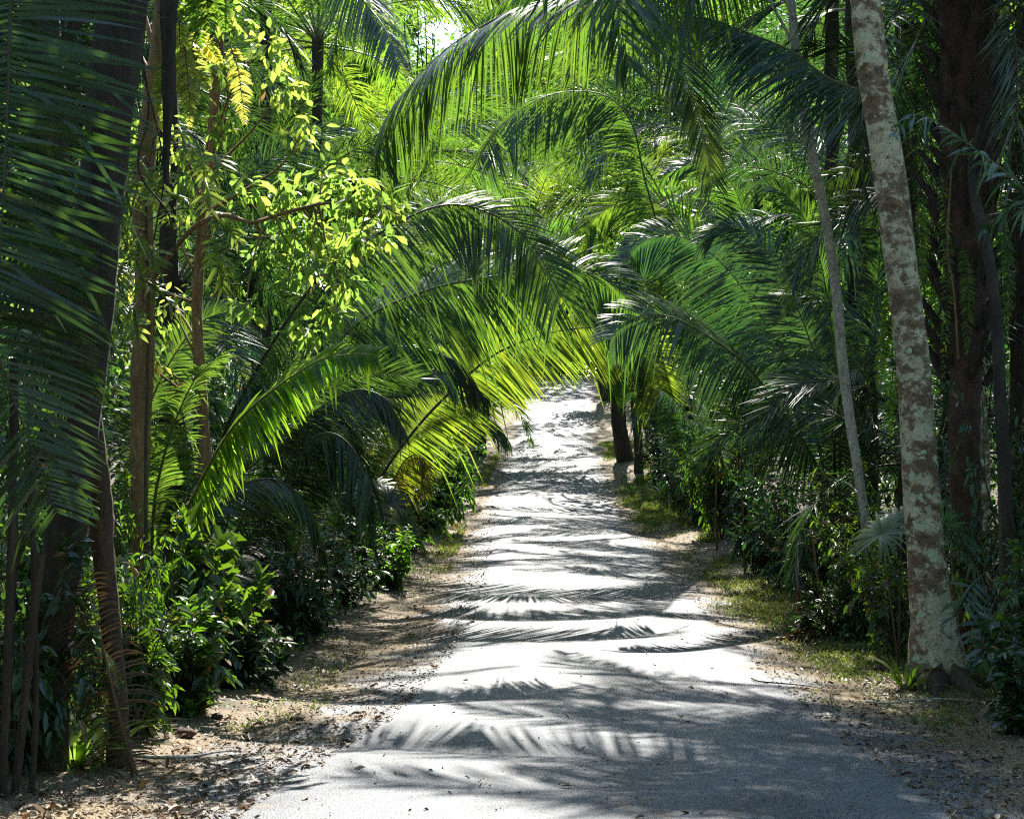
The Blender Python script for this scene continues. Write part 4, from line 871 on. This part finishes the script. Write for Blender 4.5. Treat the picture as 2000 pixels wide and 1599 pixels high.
# ------------------------------------------------------------------ shrubs, one row each
for a in [
 # left side, near to far
 ('leafy_shrub', 'leafy shrub with small glinting leaves right of the dead brown frond', 270, 8.6, 1.25, .55, 0, 'shrub', .13),
 ('leafy_shrub', 'tall sunlit shrub behind the second trunk leg at left', 245, 9.6, 1.55, .65, 1, 'shrub', .09),
 ('leafy_shrub', 'bright shrub at the left verge corner, lit along its lower leaves', 345, 9.9, .85, .6, 2, 'shrub', .17),
 ('broad_leaf_shrub', 'shrub of large oval leaves before the dark hollow at left', 425, 11.6, 1.45, .62, 3, 'shrub', .24),
 ('leafy_shrub', 'low shrub at the verge beside the dark hollow', 450, 11.4, .55, .6, 4, 'shrub_blue', .17),
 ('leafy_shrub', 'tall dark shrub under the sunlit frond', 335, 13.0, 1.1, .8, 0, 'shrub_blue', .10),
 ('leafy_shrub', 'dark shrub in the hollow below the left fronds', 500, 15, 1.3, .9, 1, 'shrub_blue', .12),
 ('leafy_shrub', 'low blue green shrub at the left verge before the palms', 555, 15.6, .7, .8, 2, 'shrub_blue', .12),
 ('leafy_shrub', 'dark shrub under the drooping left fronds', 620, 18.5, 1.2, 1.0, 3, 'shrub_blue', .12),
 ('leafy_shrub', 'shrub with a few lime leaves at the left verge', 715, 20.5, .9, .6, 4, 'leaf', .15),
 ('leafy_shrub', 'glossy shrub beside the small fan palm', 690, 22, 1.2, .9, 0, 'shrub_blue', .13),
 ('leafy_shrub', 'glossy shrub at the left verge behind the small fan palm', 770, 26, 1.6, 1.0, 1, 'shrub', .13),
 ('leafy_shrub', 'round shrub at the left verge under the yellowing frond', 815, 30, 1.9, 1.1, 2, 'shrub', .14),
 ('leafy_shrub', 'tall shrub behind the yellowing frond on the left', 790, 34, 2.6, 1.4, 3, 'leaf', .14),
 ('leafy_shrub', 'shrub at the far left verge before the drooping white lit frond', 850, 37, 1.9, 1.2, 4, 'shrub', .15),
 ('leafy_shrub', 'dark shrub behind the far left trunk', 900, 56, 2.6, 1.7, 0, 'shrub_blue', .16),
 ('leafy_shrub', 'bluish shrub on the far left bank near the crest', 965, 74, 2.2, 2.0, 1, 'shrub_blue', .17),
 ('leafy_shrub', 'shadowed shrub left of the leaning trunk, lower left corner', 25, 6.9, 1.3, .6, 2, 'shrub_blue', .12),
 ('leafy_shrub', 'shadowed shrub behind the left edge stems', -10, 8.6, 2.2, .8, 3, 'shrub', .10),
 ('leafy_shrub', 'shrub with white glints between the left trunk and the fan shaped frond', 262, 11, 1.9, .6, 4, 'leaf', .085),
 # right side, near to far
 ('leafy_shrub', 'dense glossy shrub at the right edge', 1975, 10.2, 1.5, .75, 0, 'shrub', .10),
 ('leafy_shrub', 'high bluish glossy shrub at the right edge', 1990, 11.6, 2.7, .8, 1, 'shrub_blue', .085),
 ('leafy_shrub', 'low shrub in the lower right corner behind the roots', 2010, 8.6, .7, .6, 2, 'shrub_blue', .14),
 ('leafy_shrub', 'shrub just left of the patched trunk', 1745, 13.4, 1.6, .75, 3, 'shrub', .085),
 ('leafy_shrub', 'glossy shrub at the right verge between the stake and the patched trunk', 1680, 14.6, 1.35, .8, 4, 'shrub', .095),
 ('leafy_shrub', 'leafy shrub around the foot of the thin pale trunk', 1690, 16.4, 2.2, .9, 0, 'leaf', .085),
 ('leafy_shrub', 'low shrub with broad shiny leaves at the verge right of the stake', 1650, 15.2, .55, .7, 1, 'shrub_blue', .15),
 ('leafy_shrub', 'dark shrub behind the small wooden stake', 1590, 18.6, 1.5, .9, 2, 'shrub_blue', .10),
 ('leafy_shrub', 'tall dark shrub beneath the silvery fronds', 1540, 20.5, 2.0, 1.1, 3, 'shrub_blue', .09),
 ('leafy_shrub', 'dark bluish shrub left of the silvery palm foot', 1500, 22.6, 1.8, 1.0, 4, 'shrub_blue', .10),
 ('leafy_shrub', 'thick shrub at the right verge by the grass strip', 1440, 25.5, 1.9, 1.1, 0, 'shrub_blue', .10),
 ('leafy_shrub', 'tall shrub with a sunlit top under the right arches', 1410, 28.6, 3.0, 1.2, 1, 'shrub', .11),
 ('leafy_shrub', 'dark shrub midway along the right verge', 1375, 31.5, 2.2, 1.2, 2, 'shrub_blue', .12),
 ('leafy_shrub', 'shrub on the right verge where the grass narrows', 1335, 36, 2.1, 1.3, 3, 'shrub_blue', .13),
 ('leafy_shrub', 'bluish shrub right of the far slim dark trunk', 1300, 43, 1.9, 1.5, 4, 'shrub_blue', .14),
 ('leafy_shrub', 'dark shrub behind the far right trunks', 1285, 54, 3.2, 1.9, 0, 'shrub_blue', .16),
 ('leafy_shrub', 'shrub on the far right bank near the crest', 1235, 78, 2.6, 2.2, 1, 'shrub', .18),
]:
    shrub(*a, rot=(a[2]*37) % 360)

# ------------------------------------------------------------------ small things on the ground
b = gnd(1560, 17.3, -.05); mb = MB(); C = np.array([[0, 0, 0], [-.01, 0, .35], [-.02, 0, .64]])
tube(mb, spline(C, 12), [.026, .024, .025], 4, .05)
mb.add(*(lambda V: (V, [[0, 1, 2, 3]]))(np.array([[-.04, -.02, .63], [.0, -.02, .63], [.0, .02, .645], [-.04, .02, .645]])))
m, nt, out = newmat('red brown painted wood'); p = node(nt, 'ShaderNodeBsdfPrincipled', Roughness=.7)
n_ = node(nt, 'ShaderNodeTexNoise', Scale=30.0); nt.links.new(ramp(nt, [(.3, (.20, .055, .015)), (.7, (.36, .12, .04))], n_.outputs['Fac']).outputs['Color'], p.inputs['Base Color']); nt.links.new(p.outputs[0], out.inputs['Surface'])
tag(link('wooden_stake', mb.mesh('wooden_stake', m), None, b), 'short reddish brown wooden stake in the grass at the right verge', 'stake')
def twig(label, px, d, L, a, seed, r=.008, mat='litter'):
    g = np.random.default_rng(seed); b = gnd(px, d, .018); ca, sa = math.cos(R(a)), math.sin(R(a)); P = []
    for k in range(6):
        t = k/5-.5; off = .12*L*math.sin(k*1.3+seed); x, y = ca*t*L-sa*off, sa*t*L+ca*off
        P.append([x, y, float(ground(b[0]+x, b[1]+y))-b[2]+.03+g.uniform(0, .012)])
    mb = MB(); tube(mb, spline(P, 20), [r, r*.8, r*.3], 5, .1)
    tag(link('fallen_twig', mb.mesh('fallen_twig', M['bark_grey'] if mat == 'litter' else M[mat]), None, b), label, 'twig')
twig('curved pale twig lying on the near left edge of the road', 563, 6.6, .3, 25, 1)
twig('long pale stick in the leaf litter at the lower left verge', 360, 7.6, .7, 20, 2, .012)
twig('thin dark twig at the right edge of the road', 1540, 11.5, .9, -50, 3, .008, 'bark_dark')
twig('bare stick in the litter below the patched trunk', 1800, 10.4, .9, -20, 4, .009)
def husk(label, px, d, s, seed):
    g = np.random.default_rng(seed); b = gnd(px, d, s*.5); mb = MB(); nu, nv = 10, 7
    V = []
    for j in range(nv):
        ph = math.pi*j/(nv-1)
        for i in range(nu):
            th = 2*math.pi*i/nu; rr = s*(1+g.normal(0, .06)); V.append([rr*1.35*math.cos(th)*math.sin(ph), rr*.9*math.sin(th)*math.sin(ph), rr*.75*math.cos(ph)])
    q = [[j*nu+i, j*nu+(i+1) % nu, (j+1)*nu+(i+1) % nu, (j+1)*nu+i] for j in range(nv-1) for i in range(nu)]
    mb.add(V, q); tag(link('palm_nut_husk', mb.mesh('palm_nut_husk', M['bark_red']), None, b), label, 'husk')
husk('round dark palm nut husk in the shade of the left verge', 362, 8.6, .055, 1)
husk('small brown husk at the edge of the sunlit soil patch on the left', 424, 9.6, .035, 2)
husk('brown husk on the left verge right of the sunlit soil patch', 580, 9.6, .04, 3)
husk('dark husk before the patched trunk on the right', 1720, 12.4, .06, 4)

def stuff(name, mb, mat, label):
    o = link(name, mb.mesh(name, M[mat])); o['kind'] = 'stuff'; o['label'] = label; return o
# leaf litter
g = np.random.default_rng(8); n = 75000
y = 5+g.random(n)**2.0*45; sd = np.where(g.random(n) < .5, -1, 1)
off = np.where(sd < 0, -1.5-np.abs(g.normal(0, .9, n)), 1.75+np.abs(g.normal(0, 1.3, n)))
rd = g.random(n) < .025; off = np.where(rd, g.uniform(-1.8, 1.8, n), off)
x = xroad(y)+off; P = np.stack([x, y, ground(x, y)+.012+g.random(n)*.02], 1)
D = rand_dir(g, n)*np.array([1, 1, .3]); N = nrm(np.array([0, 0, 1.])+rand_dir(g, n)*.45); L = .014*np.exp(g.normal(.2, .65, n)); L = np.minimum(L, .09)
mb = MB(); leaf_faces(mb, P, D, N, L, L*g.uniform(.3, .55, n), g, .5, .3); stuff('leaf_litter', mb, 'litter', 'dry fallen leaves scattered along both verges')
# grass on the verges
n = 75000; y = 9+g.random(n)**1.15*48; right = g.random(n) < .88
off = np.where(right, 2.45+np.abs(g.normal(0, 1.0, n))+g.normal(0, .2, n)+.3*np.sin(y*1.3)*np.sin(y*.37+1), -2.2-np.abs(g.normal(0, .35, n)))
x = xroad(y)+off; keep = wob(x*1.5, y*.9) > np.where(right, .2-np.clip((y-12)/6, 0, 1)*.36, .34)+g.normal(0, .16, n); x, y = x[keep], y[keep]; n = len(x)
P0 = np.stack([x, y, ground(x, y)-.005], 1); K = 3; t = np.linspace(0, 1, K)
D = nrm(np.array([0, 0, 1.])+rand_dir(g, n)*np.array([.8, .8, .2])); Ln = g.uniform(.04, .14, n)*np.where(y > 25, 1.5, 1)
pos = P0[:, None]+Ln[:, None, None]*t[None, :, None]*D[:, None]; pos[..., 2] -= (Ln*.3)[:, None]*t**2
W = nrm(np.cross(D, rand_dir(g, n)))[:, None]; wp = (np.interp(t, [0, .5, 1], [1, .8, .05])[None]*(.004+.004*(y/20))[:, None])[..., None]
V = np.stack([pos-W*wp, pos+W*wp], 2); base = np.arange(n)[:, None]*K*2; k = np.arange(K-1)[None]*2
mb = MB(); mb.add(V.reshape(-1, 3), np.stack([base+k, base+k+1, base+k+3, base+k+2], -1).reshape(-1, 4), np.repeat(g.random(n), K*2)); stuff('grass', mb, 'grass', 'short sparse grass on the verges')
n = 9000; y = 7+g.random(n)**1.3*45; right = g.random(n) < .7
off = np.where(right, 2.45+np.abs(g.normal(0, .9, n)), -2.5-np.abs(g.normal(0, .55, n))); x = xroad(y)+off
keep = wob(x*2.3+4, y*1.9)+g.normal(0, .2, n) > .1; x, y = x[keep], y[keep]; n = len(x)
P = np.repeat(np.stack([x, y, ground(x, y)+.01], 1), 4, 0)+g.normal(0, .02, (n*4, 3))*np.array([1, 1, .3]); D = rand_dir(g, n*4)*np.array([1, 1, .4])+np.array([0, 0, .35])
L = g.uniform(.02, .055, n*4); mb = MB(); leaf_faces(mb, P, D, nrm(np.array([0, 0, 1.])+rand_dir(g, n*4)*.5), L, L*.55, g); stuff('weeds', mb, 'grass', 'small low weeds sprouting through the litter of the verges')
# low ground cover at the foot of the shrubs
cs = []
for yy in np.concatenate([np.arange(6, 30, .22), np.arange(30, 90, .7)]):
    for s_ in (-1, 1):
        xx = xroad(yy)+(-3.3-abs(g.normal(0, .6)) if s_ < 0 else 4.6+abs(g.normal(0, .8))-(.6 if yy > 20 else 0)); yj = yy+g.normal(0, .2)
        cs.append([xx, yj, float(ground(xx, yj))+g.uniform(.05, .3)])
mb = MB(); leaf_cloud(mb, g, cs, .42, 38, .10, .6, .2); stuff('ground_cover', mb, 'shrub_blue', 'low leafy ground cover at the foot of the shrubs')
# undergrowth behind the front shrubs
cs = []
for i in range(2800):
    yy = 4+g.random()**1.4*100; s_ = -1 if g.random() < .5 else 1
    xx = xroad(yy)+s_*(5.8+g.random()**1.3*13); cs.append([xx, yy, float(ground(xx, yy))+g.random()**1.2*3.4])
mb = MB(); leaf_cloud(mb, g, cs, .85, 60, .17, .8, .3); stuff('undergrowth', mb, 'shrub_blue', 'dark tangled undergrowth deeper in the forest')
# far forest, closing the view ahead and standing behind the viewpoint too
cs = []; rs = []
def gapped(xx, yy, zz):
    px = CX+F*xx/yy; py = CY-F*(zz-CAMZ)/yy
    return yy > 5 and abs(px-855) < 70+g.normal(0, 18) and py < 130
for i in range(5200):
    u = g.random()
    if u < .55: yy = g.uniform(110, 150); xx = g.uniform(-70, 80); zt = 40
    else: yy = 14+g.random()*110; s_ = -1 if g.random() < .5 else 1; xx = xroad(yy)+s_*g.uniform(13+yy*.05, 34+yy*.3); zt = 15+yy*.16
    zz = float(ground(xx, yy))+g.random()**.85*zt
    if not gapped(xx, yy, zz): cs.append([xx, yy, zz])
mb = MB(); leaf_cloud(mb, g, cs, 2.6, 110, .6, .8, .3)
cs = []
for i in range(1500):
    yy = g.uniform(150, 190); xx = g.uniform(-90, 100); zz = float(ground(xx, yy))+g.random()**.9*52
    if not gapped(xx, yy, zz): cs.append([xx, yy, zz])
leaf_cloud(mb, g, cs, 4.5, 110, 1.3, .8, .3); stuff('distant_forest', mb, 'far', 'far forest wall closing the view behind the palms')
cs = []
for i in range(1100):
    yy = g.uniform(-32, 5); xx = g.uniform(-30, 30); zz = g.random()**.8*16
    if abs(xx) < 4.5 and zz < 8 and yy > -14: continue
    if yy > -3 and abs(xx) < 6.5: continue
    cs.append([xx, yy, float(ground(xx, yy))+zz])
mb = MB(); leaf_cloud(mb, g, cs, 1.7, 60, .5, .8, .3); stuff('forest_behind', mb, 'leaf', 'forest on both sides of the road behind the viewpoint')


# ------------------------------------------------------------------ light, sky, camera
SUN_EL, SUN_AZ = 43.0, 3.0        # degrees; azimuth to the right of straight ahead
w = bpy.data.worlds.new('World'); scene.world = w; w.use_nodes = True
nt = w.node_tree; nt.nodes.clear()
sky = nt.nodes.new('ShaderNodeTexSky'); sky.sky_type = 'NISHITA'; sky.sun_disc = False
sky.sun_elevation = R(SUN_EL); sky.sun_rotation = R(SUN_AZ)
sky.air_density = 1.0; sky.dust_density = .7; sky.ozone_density = 2.5
bg = nt.nodes.new('ShaderNodeBackground'); bg.inputs['Strength'].default_value = .12
wo = nt.nodes.new('ShaderNodeOutputWorld')
nt.links.new(sky.outputs[0], bg.inputs['Color']); nt.links.new(bg.outputs[0], wo.inputs['Surface'])
ld = bpy.data.lights.new('sun', 'SUN'); ld.energy = 5.0; ld.angle = R(.45); ld.color = (1, .95, .86)
lo = bpy.data.objects.new('sun', ld); COL.objects.link(lo)
sdir = Vector((math.sin(R(SUN_AZ))*math.cos(R(SUN_EL)), math.cos(R(SUN_AZ))*math.cos(R(SUN_EL)), math.sin(R(SUN_EL))))
lo.rotation_euler = sdir.to_track_quat('Z', 'Y').to_euler(); lo.location = sdir*60

cam = bpy.data.cameras.new('camera'); cam.sensor_width = 36; cam.lens = 36*F/2000; cam.clip_end = 2000; cam.clip_start = .05
co = bpy.data.objects.new('camera', cam); COL.objects.link(co); co.location = (0, 0, CAMZ); co.rotation_euler = (R(90), 0, 0)
scene.camera = co
scene.cycles.filter_width = 1.2
scene.view_settings.view_transform = 'Standard'; scene.view_settings.look = 'None'
scene.view_settings.exposure = 1.8; scene.view_settings.gamma = 1
cy = scene.cycles
cy.max_bounces = 8; cy.diffuse_bounces = 3; cy.glossy_bounces = 3; cy.transmission_bounces = 4; cy.transparent_max_bounces = 8
cy.sample_clamp_indirect = .3; cy.sample_clamp_direct = 1.2; cy.caustics_reflective = False; cy.caustics_refractive = False
cy.use_denoising = False
try: cy.denoiser = 'OPENIMAGEDENOISE'
except Exception: pass
cy.denoising_input_passes = 'RGB_ALBEDO_NORMAL'
